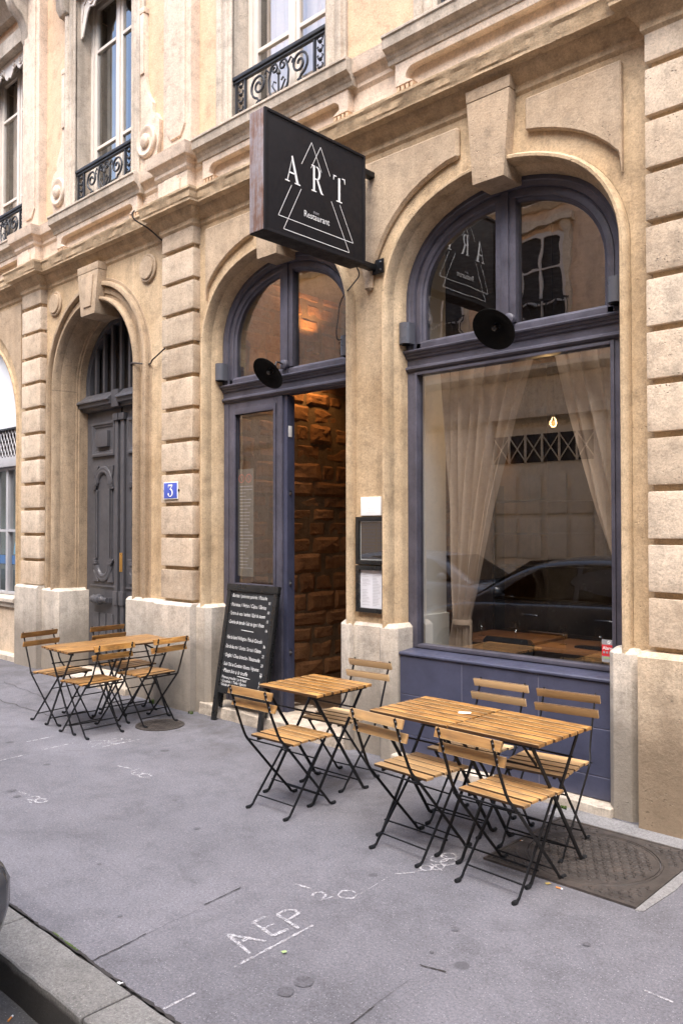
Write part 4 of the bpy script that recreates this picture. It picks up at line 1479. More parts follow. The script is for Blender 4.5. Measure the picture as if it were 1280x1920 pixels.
# ---- next shop on the far left, inside its arch
S = empty('side_shopfront', (0, 0, 0), parent=BLD)
cx, a = SHP['cx'], SHP['a']
q = MB()
pts = [(x, max(z, 3.11), nx, nz) for x, z, nx, nz in PS]
q.poly([(x, -0.08, z) for x, z, nx, nz in pts])
q.build('white_board', 'shop_white', S, smooth=0)
q = MB()
q.box(cx - a, cx + a, -0.10, 0.0, 3.085, 3.11)
q.build('board_edge', 'iron', S)
# diamond grille: flat bars bent to lozenges
q = MB()
for k in range(-6, 34):
    for d in (-1, 1):
        x0 = cx - a + 0.09 * k
        p = [(x0 + d * 0.045 * j + 0.0, -0.07 + 0.004 * d, 2.71 + 0.077 * j) for j in range(6)]
        p = [u for u in p if cx - a <= u[0] <= cx + a]
        if len(p) > 1:
            q.tube(p, 0.006, 5)
q.build('grille', 'shop_grey', S, smooth=50)
q = MB()
q.box(cx - a, cx + a, 0.02, 0.03, 2.60, 3.10)
q.build('grille_backing', 'dark_room', S, smooth=0)
q = MB()
q.box(cx - a, cx + a, -0.12, 0.02, 2.585, 2.71)
q.build('lintel_beam', 'shop_grey', S, bevel=0.004)
q = MB()
for x in (cx - a + 0.03, cx - 0.28, cx + 0.28, cx + 0.66, cx + a - 0.03):
    q.box(x - 0.03, x + 0.03, -0.06, 0.02, 0.86, 2.585)
for z in (0.88, 1.72, 2.56):
    q.box(cx - a, cx + a, -0.055, 0.018, z - 0.018, z + 0.018)
q.build('window_frame', 'shop_grey', S, bevel=0.004)
q = MB()
q.quad((cx - a, -0.02, 0.88), (cx + a, -0.02, 0.88), (cx + a, -0.02, 2.58), (cx - a, -0.02, 2.58))
q.build('pane', 'glass_shop', S, smooth=0)
q = MB()
q.box(cx - a - 0.1, cx + a + 0.1, 0.35, 0.4, 0.7, 2.7)
q.build('blind', 'shop_inside', S, smooth=0)
q = MB()
xr0 = cx + 0.72
q.poly([(xr0 + 0.02, 0.0, 1.40)] + [(xr0 + 0.26 + 0.24 * math.cos(t), 0.0, 1.42 + 0.26 * math.sin(t)) for t in [math.pi * (1 - k / 14) for k in range(15)]] + [(xr0 + 0.5, 0.0, 1.40)])
q.build('print', 'cyan_print', S, smooth=0)
q = MB()
q.quad((cx - a, 0.0, 1.265), (cx + a, 0.0, 1.265), (cx + a, 0.0, 1.385), (cx - a, 0.0, 1.385))
q.build('print', 'blue_print', S, smooth=0)
q = MB()
q.quad((cx - a, 0.001, 1.255), (cx + a, 0.001, 1.255), (cx + a, 0.001, 1.263), (cx - a, 0.001, 1.263))
q.quad((cx - a, 0.001, 1.387), (cx + a, 0.001, 1.387), (cx + a, 0.001, 1.393), (cx - a, 0.001, 1.393))
q.build('print', 'car_trim', S, smooth=0)
q = MB()
q.prism([(0.05, 0.86), (-0.22, 0.845), (-0.235, 0.83), (-0.235, 0.79), (-0.21, 0.775), (-0.205, 0.72), (0.05, 0.72)], 'x', cx - a, cx + a)
q.build('shop_sill', 'stone_plinth', S, bevel=0.004)
q = MB()
q.box(cx - a, cx + a, -0.175, 0.05, 0.10, 0.72)
q.build('stall_riser', 'stone_quoin', S, smooth=0)

# ------------------------------------------------------------------ the dining room behind the glass
RX0, RX1, RY1, RZ0, RZ1 = -6.40, -1.75, 6.6, 0.105, 4.35
ROOM = tag(empty('dining_room', (0, 0, 0)), kind='structure')
q = MB()
q.box(RX0 - 0.2, RX1 + 0.2, 0.06, RY1 + 0.2, RZ0 - 0.05, RZ0 - 0.0005)
q.build('floor', 'room_floor', ROOM, smooth=0)
q = MB()
q.box(RX0 - 0.2, RX1 + 0.2, 0.06, RY1 + 0.2, RZ1, RZ1 + 0.1)
q.box(RX1, RX1 + 0.15, 0.06, RY1, RZ0, RZ1)
q.box(RX0 - 0.2, RX1 + 0.2, RY1, RY1 + 0.15, RZ0, RZ1)
q.build('back_wall', 'dark_room', ROOM, smooth=0)
# inner face of the front wall, so that no daylight leaks past the joinery
q = MB()
wall_bay(q, RX0 - 0.2, RX1 + 0.1, [([(x, max(z, RZ0), nx, nz) for x, z, nx, nz in PD], -0.004), ([(x, max(z, RZ0), nx, nz) for x, z, nx, nz in PW], -0.004)], 0.062, RZ0, RZ1)
q.build('inner_face', 'white_paint', ROOM, smooth=0)
q = MB()
q.box(-4.455, -3.985, 0.064, 0.50, RZ0, RZ1)
q.box(-3.985, -3.965, 0.064, 0.51, RZ0, 1.06)
q.build('white_pier', 'white_paint', ROOM, bevel=0.004)
q = MB()
q.box(RX0 - 0.12, RX0 - 0.032, 0.06, RY1, RZ0, RZ1)
q.build('mortar_bed', 'mortar', ROOM, smooth=0)
# rubble wall: every stone on its own, larger and flatter than bricks, uneven courses
SW = tag(empty('rubble_wall', (RX0, 0, 0)), kind='structure')
rs = random.Random(5)
def rubble(w, h, d, seed):
    bm = bmesh.new()
    nx_, nz_ = 6, 5
    grid = [[None] * (nz_ + 1) for _ in range(nx_ + 1)]
    for i in range(nx_ + 1):
        for j in range(nz_ + 1):
            u, v = i / nx_ * 2 - 1, j / nz_ * 2 - 1
            e = max(abs(u), abs(v))
            rr = 1 - 0.05 * (abs(u) * abs(v)) ** 4
            p = Vector((u * 0.5 * w * rr, 0, v * 0.5 * h * rr))
            nn = noise.noise(Vector((p.x * 9 + seed * 5.3, seed * 1.7, p.z * 9)))
            n2 = noise.noise(Vector((p.x * 22 + seed * 2.3, seed * 3.7, p.z * 22)))
            dep = d + 0.008 * nn + 0.008 * n2
            if e == 1:
                p.x += 0.014 * nn
                p.z += 0.016 * n2
                dep = -0.008 + 0.006 * nn
            grid[i][j] = bm.verts.new((dep, p.x, p.z))
    for i in range(nx_):
        for j in range(nz_):
            f = bm.faces.new((grid[i][j], grid[i + 1][j], grid[i + 1][j + 1], grid[i][j + 1]))
            f.smooth = False
    bmesh.ops.triangulate(bm, faces=bm.faces)
    bmesh.ops.recalc_face_normals(bm, faces=bm.faces)
    me = bpy.data.meshes.new('stone')
    bm.to_mesh(me)
    bm.free()
    me.materials.append(M['rubble'])
    return me
lib = {}
z = RZ0
n_st = 0
row = 0
while z < RZ1 - 0.02:
    h = rs.choice((0.13, 0.16, 0.18, 0.21))
    y = 0.10 - rs.random() * 0.2
    while y < 4.0:
        w = rs.choice((0.22, 0.29, 0.36, 0.44, 0.56))
        key = (w, h, rs.randrange(3))
        if key not in lib:
            lib[key] = rubble(w * 1.0, h * 1.0, 0.010, len(lib) + 1)
        if y + w > 0.15 and n_st < 295:
            o = add('stone', lib[key], None, SW, (-0.03 + rs.uniform(-0.012, 0.012), y + w / 2, z + h / 2), (rs.uniform(-0.02, 0.02), rs.uniform(-0.015, 0.015), rs.uniform(-0.015, 0.015)))
            n_st += 1
        y += w + 0.004
    z += h + 0.004
    row += 1

# curtains: taupe cloth gathered by a tie
def curtain(name, rows_def, label, y0=0.24, folds=7, depth=0.045):
    """rows_def: (z, xa, xb) from top to bottom"""
    q = MB()
    n = folds * 8
    rows = []
    for k in range(len(rows_def) - 1):
        (za, a0, b0), (zb, a1, b1) = rows_def[k], rows_def[k + 1]
        for j in range(8):
            t = j / 8
            tt = t * t * (3 - 2 * t) if False else t
            z_ = za + (zb - za) * t
            xa = a0 + (a1 - a0) * tt
            xb = b0 + (b1 - b0) * tt
            dp = depth * (0.35 + 0.65 * min(1, (xb - xa) / 0.5))
            rows.append([(xa + (xb - xa) * (i / n), y0 + dp * math.sin(i / n * folds * 2 * math.pi + 0.6 * math.sin(z_ * 1.3)) + 0.02 * math.sin(i * 0.37 + z_ * 2), z_) for i in range(n + 1)])
    za, a0, b0 = rows_def[-1]
    rows.append([(a0 + (b0 - a0) * (i / n), y0 + depth * 0.5 * math.sin(i / n * folds * 2 * math.pi), za) for i in range(n + 1)])
    q.grid(rows)
    o = q.build(name, 'curtain', None, smooth=60)
    tag(o, label, 'curtain', 'curtains behind the shop window')
    return o
cl = curtain('curtain', [(3.10, -3.84, -2.98), (2.60, -3.80, -3.16), (1.9, -3.76, -3.36), (1.35, -3.74, -3.49), (1.06, -3.725, -3.57), (1.00, -3.735, -3.56), (0.90, -3.765, -3.565), (0.55, -3.79, -3.55)], 'taupe curtain tied back beside the white pier behind the glass')
q = MB()
q.lathe([(0.10, -0.02), (0.105, 0.0), (0.10, 0.02)], 20, (0, 0, 0), (0, 0, 1))
q.xf(Matrix.Translation((-3.648, 0.24, 1.03)) @ Matrix.Diagonal((0.85, 0.5, 1, 1)))
q.build('tie_band', 'curtain', cl, smooth=60)
curtain('curtain', [(3.10, -2.86, -2.0), (2.60, -2.74, -1.98), (1.9, -2.55, -1.96), (1.35, -2.37, -1.95), (1.05, -2.24, -1.98), (0.6, -2.30, -1.95)], 'taupe curtain drawn aside next to the window edge with the red sticker')

# tables laid for dinner
def dining_table(x0, x1, y0, y1, label):
    T = tag(empty('dining_table', ((x0 + x1) / 2, (y0 + y1) / 2, RZ0)), label, 'table', 'tables laid in the dining room')
    cx_, cy_ = (x0 + x1) / 2, (y0 + y1) / 2
    q = MB()
    q.box(x0 - cx_, x1 - cx_, y0 - cy_, y1 - cy_, 0.715, 0.745)
    q.build('table_top', 'table_wood_inside', T, bevel=0.004)
    q = MB()
    q.tube([(0, 0, 0.02), (0, 0, 0.715)], 0.035, 12)
    q.build('column', 'black_metal', T)
    q = MB()
    q.box(-0.22, 0.22, -0.22, 0.22, 0.0005, 0.02)
    q.build('foot_plate', 'black_metal', T, bevel=0.005)
    return T
dining_table(-4.0, -3.30, 0.62, 1.22, 'brown wooden dining table behind the glass beside the tied curtain')
dining_table(-3.22, -2.62, 0.55, 1.15, 'brown wooden dining table behind the glass near the window corner')
def wine_glass(x, y, label):
    o = MB()
    z0 = RZ0 + 0.7455
    o.lathe([(0.0, 0.0), (0.030, 0.001), (0.030, 0.003), (0.006, 0.008), (0.005, 0.05), (0.030, 0.075), (0.036, 0.10), (0.033, 0.135), (0.029, 0.15)], 18, (x, y, z0), (0, 0, 1))
    tag(o.build('wine_glass', 'glass_clear', None, smooth=60), label, 'glass', 'glasses on the dining tables')
wine_glass(-3.84, 0.80, 'small clear glass on the indoor table beside the tied curtain')
wine_glass(-3.50, 0.78, 'small clear glass on the indoor table behind the black chair back')
wine_glass(-3.08, 0.78, 'small clear glass between the black chair back and the dark napkin')
wine_glass(-2.82, 0.86, 'small clear glass behind the dark napkin on the indoor table')
q = MB()
q.prism([(-0.11, -0.035), (0.10, -0.045), (0.12, 0.01), (0.06, 0.045), (-0.09, 0.04)], 'z', 0.0, 0.018)
tag(q.build('napkin', 'black_metal', None, loc=(-2.83, 0.72, RZ0 + 0.7455), bevel=0.006), 'dark folded napkin on the indoor table near the window corner', 'napkin')
# dark dining chair in front of the tables
q = MB()
CH = tag(empty('dining_chair', (-3.35, 0.42, RZ0)), 'black dining chair back seen low behind the shop window', 'chair')
q.prism([(-0.21, 0.46), (0.21, 0.46), (0.22, 0.78), (0.19, 0.81), (-0.19, 0.81), (-0.22, 0.78)], 'y', -0.015, 0.015)
q.build('backrest', 'black_metal', CH, bevel=0.006)
q = MB()
q.box(-0.21, 0.21, -0.03, 0.38, 0.42, 0.46)
q.build('seat', 'black_metal', CH, bevel=0.01)
for sx in (-1, 1):
    for y_ in (-0.01, 0.36):
        q = MB()
        q.tube([(sx * 0.18, y_, 0.0), (sx * 0.18, y_, 0.42)], 0.014, 8)
        q.build('leg', 'black_metal', CH)
# pendant bulb
B = tag(empty('pendant_bulb', (-3.30, 1.05, 2.62)), 'glowing amber globe bulb hanging between the two curtains', 'bulb')
q = MB()
q.lathe([(0.0, -0.045), (0.02, -0.041), (0.038, -0.025), (0.045, 0.0), (0.038, 0.025), (0.022, 0.042), (0.014, 0.055)], 20, (0, 0, 0), (0, 0, 1))
q.build('globe', 'glass_clear', B, smooth=60)
q = MB()
q.lathe([(0.0, -0.022), (0.012, -0.016), (0.016, 0.0), (0.010, 0.02), (0.0, 0.024)], 12, (0, 0, 0), (0, 0, 1))
q.build('filament', 'filament', B, smooth=60)
q = MB()
q.tube([(0, 0, 0.05), (0, 0, 0.09)], 0.016, 10)
q.tube([(0, 0, 0.09), (0, 0, 1.71)], 0.003, 6)
q.build('cord', 'black_metal', B)
bl = bpy.data.lights.new('bulb_light', 'POINT')
bl.energy = 3.5
bl.color = (1.0, 0.58, 0.24)
bl.shadow_soft_size = 0.045
bo = bpy.data.objects.new('bulb_light', bl)
COL.objects.link(bo)
bo.parent = B
bo.location = (0, 0, -0.0)
# wall lamps washing the rubble
def wash(loc, label, e):
    L = tag(empty('wall_lamp', loc), label, 'lamp', 'lamps on the rubble wall')
    q = MB()
    q.lathe([(0.05, -0.06), (0.05, 0.06), (0.046, 0.06), (0.046, -0.06)], 16, (0.06, 0, 0), (0, 0, 1))
    q.build('shade', 'black_metal', L)
    q = MB()
    q.box(-0.10, 0.012, -0.015, 0.015, -0.015, 0.015)
    q.build('bracket', 'black_metal', L)
    q = MB()
    q.lathe([(0.0, -0.02), (0.025, -0.012), (0.025, 0.012), (0.0, 0.02)], 12, (0.06, 0, 0), (0, 0, 1))
    q.build('lamp_bulb', 'lamp_glow', L)
    d = bpy.data.lights.new('wall_lamp_light', 'SPOT')
    d.energy = e
    d.color = (1.0, 0.56, 0.20)
    d.spot_size = R(120)
    d.spot_blend = 0.7
    d.shadow_soft_size = 0.03
    for rx in (0.0, math.pi):
        ob = bpy.data.objects.new('wall_lamp_light', d)
        COL.objects.link(ob)
        ob.parent = L
        ob.location = (0.06, 0, 0.07 if rx else -0.07)
        ob.rotation_euler = (rx, 0, 0)
wash((RX0 + 0.10, 1.25, 3.72), 'small black lamp washing the rubble wall above the doorway', 10)
wash((RX0 + 0.10, 5.0, 3.3), 'small black lamp washing the rubble wall deep inside the room', 9)
# bottles on a shelf by the pier
SH = tag(empty('wine_rack', (-4.9, 4.2, RZ0)), 'dark wine rack against the far side of the dining room', 'wine rack')
for k in range(5):
    q = MB()
    q.box(-0.9, 0.9, -0.12, 0.12, 0.3 + 0.42 * k, 0.325 + 0.42 * k)
    q.build('shelf', 'dark_room', SH)
for x in (-0.92, 0.92):
    q = MB()
    q.box(x - 0.015, x + 0.015, -0.12, 0.12, 0.0, 2.2)
    q.build('upright', 'dark_room', SH)

# ------------------------------------------------------------------ folding tables and chairs
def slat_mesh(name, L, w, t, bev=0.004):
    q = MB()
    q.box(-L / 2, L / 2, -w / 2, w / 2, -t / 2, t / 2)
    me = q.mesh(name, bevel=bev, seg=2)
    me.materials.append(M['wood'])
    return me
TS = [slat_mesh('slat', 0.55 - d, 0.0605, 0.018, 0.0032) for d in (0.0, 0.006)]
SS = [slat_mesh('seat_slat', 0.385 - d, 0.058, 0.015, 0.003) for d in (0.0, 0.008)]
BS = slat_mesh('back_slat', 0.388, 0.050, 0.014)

def bar(q, pts, w, t, d):
    q.tube(pts, 0, flat=(w, t, d))

def foot(q, x, y, dy, dx=0.0):
    """rubber shoe on the outward bent end of a leg"""
    q.tube([(x, y, 0.010), (x + dx * 0.4, y + dy * 0.4, 0.009), (x + dx, y + dy, 0.010)], [0.010, 0.012, 0.0105], 8)

def make_chair():
    """local frame: x across, +y is the way the sitter faces, z up"""
    ch = empty('folding_chair')
    seat_y = [-0.140 + 0.0735 * k for k in range(5)]
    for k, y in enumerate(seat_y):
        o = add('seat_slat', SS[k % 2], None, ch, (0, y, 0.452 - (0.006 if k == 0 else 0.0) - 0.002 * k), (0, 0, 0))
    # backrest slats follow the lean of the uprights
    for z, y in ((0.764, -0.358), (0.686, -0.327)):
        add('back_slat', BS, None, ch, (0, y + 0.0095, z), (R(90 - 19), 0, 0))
    for s in (-1, 1):
        x = s * 0.158
        xb, x2 = s * 0.174, s * 0.168
        # back upright bending at the seat into the front leg
        q = MB()
        bar(q, [(x, -0.374, 0.792), (x, -0.318, 0.64), (s * 0.162, -0.272, 0.530), (s * 0.166, -0.252, 0.490), (s * 0.178, -0.226, 0.455), (s * 0.184, -0.195, 0.420), (s * 0.180, 0.0, 0.205), (xb, 0.150, 0.042), (xb, 0.168, 0.018), (xb, 0.190, 0.010), (xb, 0.212, 0.010)], 0.006, 0.015, (1, 0, 0))
        q.build('back_leg_bar', 'black_metal', ch)
        q = MB()
        bar(q, [(s * 0.150, 0.165, 0.440), (s * 0.160, 0.0, 0.235), (x2, -0.160, 0.040), (x2, -0.176, 0.018), (x2, -0.196, 0.010), (x2, -0.216, 0.010)], 0.006, 0.015, (1, 0, 0))
        q.build('front_leg_bar', 'black_metal', ch)
        q = MB()
        foot(q, xb, 0.186, 0.034)
        q.build('rubber_foot', 'black_rubber', ch)
        q = MB()
        foot(q, x2, -0.192, -0.034)
        q.build('rubber_foot', 'black_rubber', ch)
        # seat rails and pivot
        q = MB()
        q.box(s * 0.128 - 0.006, s * 0.128 + 0.006, -0.170, 0.178, 0.425, 0.442)
        q.build('seat_rail', 'black_metal', ch)
        q = MB()
        for z, y in ((0.764, -0.358), (0.686, -0.327)):
            for e in (-1, 1):
                q.lathe([(0.0, -0.005), (0.0045, -0.004), (0.0055, 0.0)], 8, (x, y - 0.006 - e * 0.004, z + e * 0.013), (0, 1, 0.33))
        build_split(q, 'bolt', 'steel', ch)
    q = MB()
    for y, z, w in ((-0.208, 0.434, 0.196), (-0.186, 0.424, 0.182), (0.128, 0.066, 0.174), (-0.138, 0.068, 0.168), (0.062, 0.315, 0.156)):
        q.tube([(-w, y, z), (w, y, z)], 0.0048, 6)
    build_split(q, 'cross_bar', 'black_metal', ch)
    return ch

def make_table():
    """slats run along local x"""
    tb = empty('folding_table')
    n = 7
    pitch = 0.54 / n
    for k in range(n):
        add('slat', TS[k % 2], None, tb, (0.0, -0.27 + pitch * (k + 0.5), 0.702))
    for s in (-1, 1):
        x = s * 0.225
        q = MB()
        q.box(x - 0.009, x + 0.009, -0.255, 0.255, 0.676, 0.693)
        q.build('top_rail', 'black_metal', tb)
        for e, xo in ((-1, 0.0), (1, 0.016)):
            xx = x - s * xo
            q = MB()
            bar(q, [(xx, e * 0.235, 0.680), (xx, e * 0.0, 0.345), (xx, -e * 0.212, 0.040), (xx, -e * 0.226, 0.018), (xx, -e * 0.246, 0.010), (xx, -e * 0.262, 0.010)], 0.008, 0.019, (1, 0, 0))
            q.build('leg', 'black_metal', tb)
            q = MB()
            foot(q, xx, -e * 0.240, -e * 0.036)
            q.build('rubber_foot', 'black_rubber', tb)
    q = MB()
    for e in (-1, 1):
        q.tube([(-0.225, e * 0.19, 0.072), (0.225, e * 0.19, 0.072)], 0.0055, 6)
        q.tube([(-0.225, e * 0.15, 0.562), (0.225, e * 0.15, 0.562)], 0.0055, 6)
    build_split(q, 'cross_bar', 'black_metal', tb)
    q = MB()
    bar(q, [(0.20, -0.16, 0.574), (0.02, -0.08, 0.688)], 0.006, 0.016, (0, 1, 0.4))
    q.build('stay', 'black_metal', tb)
    return tb

def paint_tree(o, color):
    for c in o.children:
        if c.name.split('.')[0] in ('slat', 'seat_slat', 'back_slat'):
            c.color = color

chair0 = make_chair()
table0 = make_table()
# tables: x, y, turn, tone (brightness, paleness, scorch), label
TAB = [
    (-3.886, -1.132, 0.0, (0.98, 0.05, 0.75), 'single square slatted folding table in front of the open doorway'),
    (-2.836, -1.201, -1.0, (1.0, 0.04, 0.80), 'slatted folding table with a white paper slip, pushed against its twin'),
    (-2.276, -1.212, -2.0, (1.0, 0.06, 0.85), 'slatted folding table over the square iron cover, outer one of a pair'),
    (-6.640, -1.290, 87.0, (0.95, 0.00, 0.80), 'street end of the two joined slatted tables by the carriage door'),
    (-6.670, -0.742, 86.0, (0.95, 0.03, 0.75), 'wall end of the two joined slatted tables by the carriage door'),
]
first = True
for x, y, a, col, lab in TAB:
    t = table0 if first else copy_tree(table0)
    first = False
    t.location = (x, y, gz(x))
    t.rotation_euler = (0, 0, R(a))
    tag(t, lab, 'table', 'folding tables on the pavement')
    paint_tree(t, (*col, 1))
# chairs: middle of the backrest top, direction the sitter faces (degrees, 90 = towards the wall)
CHA = [
    (-3.775, -1.822, 91, (0.95, 0.22, 0.55), 'folding chair with its back to the street at the single table'),
    (-3.940, -0.493, -86, (1.10, 0.95, 0.10), 'pale slatted folding chair standing against the stone pier'),
    (-2.800, -1.794, 86, (0.97, 0.42, 0.60), 'folding chair with worn pale seat at the street side of the paper-slip table'),
    (-2.210, -1.818, 87, (0.98, 0.25, 0.80), 'folding chair with its back to the street beside the square iron cover'),
    (-2.800, -0.543, -88, (1.12, 1.0, 0.08), 'pale backed folding chair against the blue panel, further from the square cover'),
    (-2.338, -0.546, -84, (1.05, 0.50, 0.35), 'honey brown folding chair against the blue panel, standing on the square iron cover'),
    (-7.368, -1.354, 8, (0.80, 0.12, 0.60), 'folding chair at the far street corner of the joined tables, facing the bench-like pair'),
    (-7.271, -0.693, 3, (0.92, 0.05, 0.90), 'folding chair with scorched backrest in front of the carriage door'),
    (-6.026, -1.338, 182, (0.85, 0.00, 0.70), 'folding chair at the joined tables with its back to the single table, street side'),
    (-6.014, -0.781, 184, (0.86, 0.02, 0.65), 'folding chair with a leg on the round iron cover near the chalkboard'),
]
CHA[6] = CHA[6][:4] + ('folding chair at the joined tables in front of the far rusticated pilaster',)
first = True
for x, y, a, col, lab in CHA:
    c = chair0 if first else copy_tree(chair0)
    first = False
    d = Vector((math.cos(R(a)), math.sin(R(a))))
    c.location = (x + d.x * 0.370, y + d.y * 0.370, gz(x))
    c.rotation_euler = (0, 0, R(a - 90))
    tag(c, lab, 'chair', 'folding chairs on the pavement')
    paint_tree(c, (*col, 1))
q = MB()
q.box(-0.035, 0.035, -0.022, 0.022, 0, 0.0012)
tag(q.build('paper_slip', 'white_print', None, loc=(-2.665, -1.155, 0.7106)), 'small white paper slip lying on the slatted table', 'paper')
bpy.data.objects['paper_slip'].rotation_euler = (0, 0, 0.5)

# ------------------------------------------------------------------ chalkboard leaning at the door
BRD = tag(empty('chalkboard', (-5.655, -0.365, 0.0)), 'black A-board with white handwritten menu leaning against the door', 'chalkboard')
lean = math.atan2(0.205, 1.235)
bw, bh = 0.69, 1.255
BRD.rotation_euler = (-lean, 0, 0)
for s in (-1, 1):
    q = MB()
    q.box(s * (bw / 2 - 0.025) - 0.025, s * (bw / 2 - 0.025) + 0.025, -0.012, 0.020, 0.0, bh - 0.066)
    q.build('side_rail', 'frame_black', BRD, bevel=0.004)
q = MB()
q.box(-bw / 2 - 0.008, bw / 2 + 0.008, -0.016, 0.024, bh - 0.065, bh)
q.build('top_rail', 'frame_black', BRD, bevel=0.005)
q = MB()
q.box(-bw / 2 + 0.0505, bw / 2 - 0.0505, -0.010, 0.018, 0.255, 0.315)
q.build('bottom_rail', 'frame_black', BRD, bevel=0.004)
q = MB()
q.box(-bw / 2 + 0.0505, bw / 2 - 0.0505, -0.002, 0.010, 0.316, bh - 0.066)
q.build('writing_board', 'slate_board', BRD, smooth=0)
for s in (-1, 1):      # rear legs fold away from the board
    q = MB()
    q.tube([(s * 0.31, 0.03, bh - 0.06), (s * 0.31, 0.055, 0.12)], 0, flat=(0.04, 0.018, (1, 0, 0)))
    q.build('rear_leg', 'frame_black', BRD)
LINES = [
    (1.135, '· Burrata / poivrons poivrés / Pistache', '13'), (1.052, '· Poireaux / Verjus / Cajou / Sbrinz', '10'),
    (0.972, '· Tartare de veau / anchois / Œufs de saumon', '13'), (0.892, '· Ceviche de dorade / Lait de tigre / Patate', '16'),
    (0.752, '· Filet de bœuf Wellington / Pois du Colorado', '36'), (0.668, '· Dos de lieu noir / Chorizo / Sarrasin / Cébette', '22'),
    (0.588, '· Onglet / Chou branche / Ratatouille', '20'), (0.508, '· Sashi Thaï au Combava / Risotto / Agrumes', '22'),
    (0.448, '· Pâtes bio à la truffe', '19'), (0.392, '· Pommes grenailles / jus de bœuf', '6'),
    (0.358, '· Crudités / Tofu / Épices', '7'), (0.325, '· Salade de saison / agrumes', '6'),
]
items = []
rt_ = random.Random(3)
for z, s, pr in LINES:
    size = 0.047 if z > 0.42 else 0.034
    me = text_mesh(s, size, shear=0.22, offset=0.0, spacing=1.06)
    w = max((v.co.x for v in me.vertices), default=1)
    tgt = 0.50 if z > 0.46 else 0.36
    k = min(tgt / w, 1.15)
    base = Matrix.Translation((-0.285, -0.0035, z)) @ Matrix.Rotation(R(90), 4, 'X') @ Matrix.Rotation(R(-0.8), 4, 'Z') @ Matrix.Diagonal((k, 1.0, 1, 1))
    for v in me.vertices:
        v.co.y += 0.004 * noise.noise(Vector((v.co.x * 18, z * 9, 0)))
        v.co.x += 0.004 * noise.noise(Vector((v.co.x * 25, z * 5, 4)))
    items.append((me, base))
    me2 = text_mesh(pr, 0.036, shear=0.1, offset=0.0)
    items.append((me2, Matrix.Translation((0.235, -0.0035, z - (0.045 if z > 0.46 else 0.0))) @ Matrix.Rotation(R(90), 4, 'X') @ Matrix.Diagonal((0.8, 1, 1, 1))))
for me_, mt_ in items:
    me_.transform(mt_)
    add('menu_line', me_, 'chalk', BRD)
q = MB()
for x0, x1, z in ((-0.085, 0.085, 0.842), (-0.06, 0.115, 0.428)):
    q.poly([(x0, -0.0035, z + 0.002), (x1, -0.0035, z - 0.004), (x1, -0.0035, z - 0.009), (x0, -0.0035, z - 0.003)])
q.build('rule_lines', 'chalk', BRD, smooth=0)

# ------------------------------------------------------------------ hanging box sign
SX0, SX1, SY0, SY1, SZ0, SZ1 = -4.235, -4.085, -1.415, -0.400, 3.765, 4.600
SG = tag(empty('hanging_sign', (-4.16, -0.4, 3.765)), 'black projecting box sign with white triangles and the letters ART', 'sign')
SG.location = (0, 0, 0)
q = MB()
q.box(SX0, SX1, SY0, SY1, SZ0, SZ1)
q.build('sign_box', 'sign_black', SG, bevel=0.004)
q = MB()
q.box(SX0 + 0.006, SX1 - 0.008, SY0 - 0.006, SY0 + 0.01, SZ0 + 0.006, SZ1 - 0.004)
q.build('weathered_edge', 'sign_edge', SG, bevel=0.002)
q = MB()
for x in (SX0 + 0.03, SX0 + 0.06, SX0 + 0.09, SX0 + 0.12):
    q.box(x - 0.002, x + 0.002, SY0 - 0.0085, SY0, SZ0 + 0.01, SZ1 - 0.008)
q.build('edge_ribs', 'sign_edge', SG)
q = MB()
for y0, y1, z0, z1 in ((SY0, SY0 + 0.018, SZ0, SZ1), (SY1 - 0.018, SY1, SZ0, SZ1), (SY0 + 0.018, SY1 - 0.018, SZ0, SZ0 + 0.018), (SY0 + 0.018, SY1 - 0.018, SZ1 - 0.018, SZ1)):
    q.box(SX1 - 0.01, SX1 + 0.008, y0 - 0.001, y1 + 0.001, z0 - 0.001, z1 + 0.001)
q.build('edge_trim', 'sign_black', SG, bevel=0.003)
# face drawing: u runs from the street end (0) to the wall end (1), v upward; real proportions of the panel
FW, FH = SY1 - SY0, SZ1 - SZ0
XF = SX1 + 0.0025
def F(u, v):
    return (XF, SY0 + u * FW, SZ0 + v * FH)
q = MB()
def line(q, p0, p1, w=0.0042):
    a = Vector((0, p0[0] * FW, p0[1] * FH))
    b = Vector((0, p1[0] * FW, p1[1] * FH))
    t = (b - a).normalized()
    n = Vector((0, -t.z, t.y)) * w / 2
    o = Vector((XF, SY0, SZ0))
    q.quad(tuple(o + a + n), tuple(o + b + n), tuple(o + b - n), tuple(o + a - n))
def uv(px, py):
    """bilinear position on the panel of a point measured on its image"""
    # corners of the panel in the measured crop: TL, TR, BR, BL
    TL, TR, BR, BL = (183, 75), (1103, 505), (1108, 1425), (186, 1120)
    u, v = 0.5, 0.5
    H_ = None
    # homography from unit square, solved once
    global _hom
    try:
        Hm = _hom
    except NameError:
        src = [(0, 1), (1, 1), (1, 0), (0, 0)]
        dst = [TL, TR, BR, BL]
        A = []
        for (a, b), (c, d) in zip(dst, src):
            A.append([a, b, 1, 0, 0, 0, -c * a, -c * b, c])
            A.append([0, 0, 0, a, b, 1, -d * a, -d * b, d])
        n = 8
        for i in range(n):
            p = max(range(i, n), key=lambda r: abs(A[r][i]))
            A[i], A[p] = A[p], A[i]
            for r in range(n):
                if r != i:
                    f = A[r][i] / A[i][i]
                    A[r] = [x - f * y for x, y in zip(A[r], A[i])]
        Hm = [A[i][8] / A[i][i] for i in range(n)] + [1.0]
        _hom = Hm
    w = Hm[6] * px + Hm[7] * py + 1
    return ((Hm[0] * px + Hm[1] * py + Hm[2]) / w, (Hm[3] * px + Hm[4] * py + Hm[5]) / w)
def pl(*pts):
    for a, b in zip(pts[:-1], pts[1:]):
        line(q, uv(*a), uv(*b))
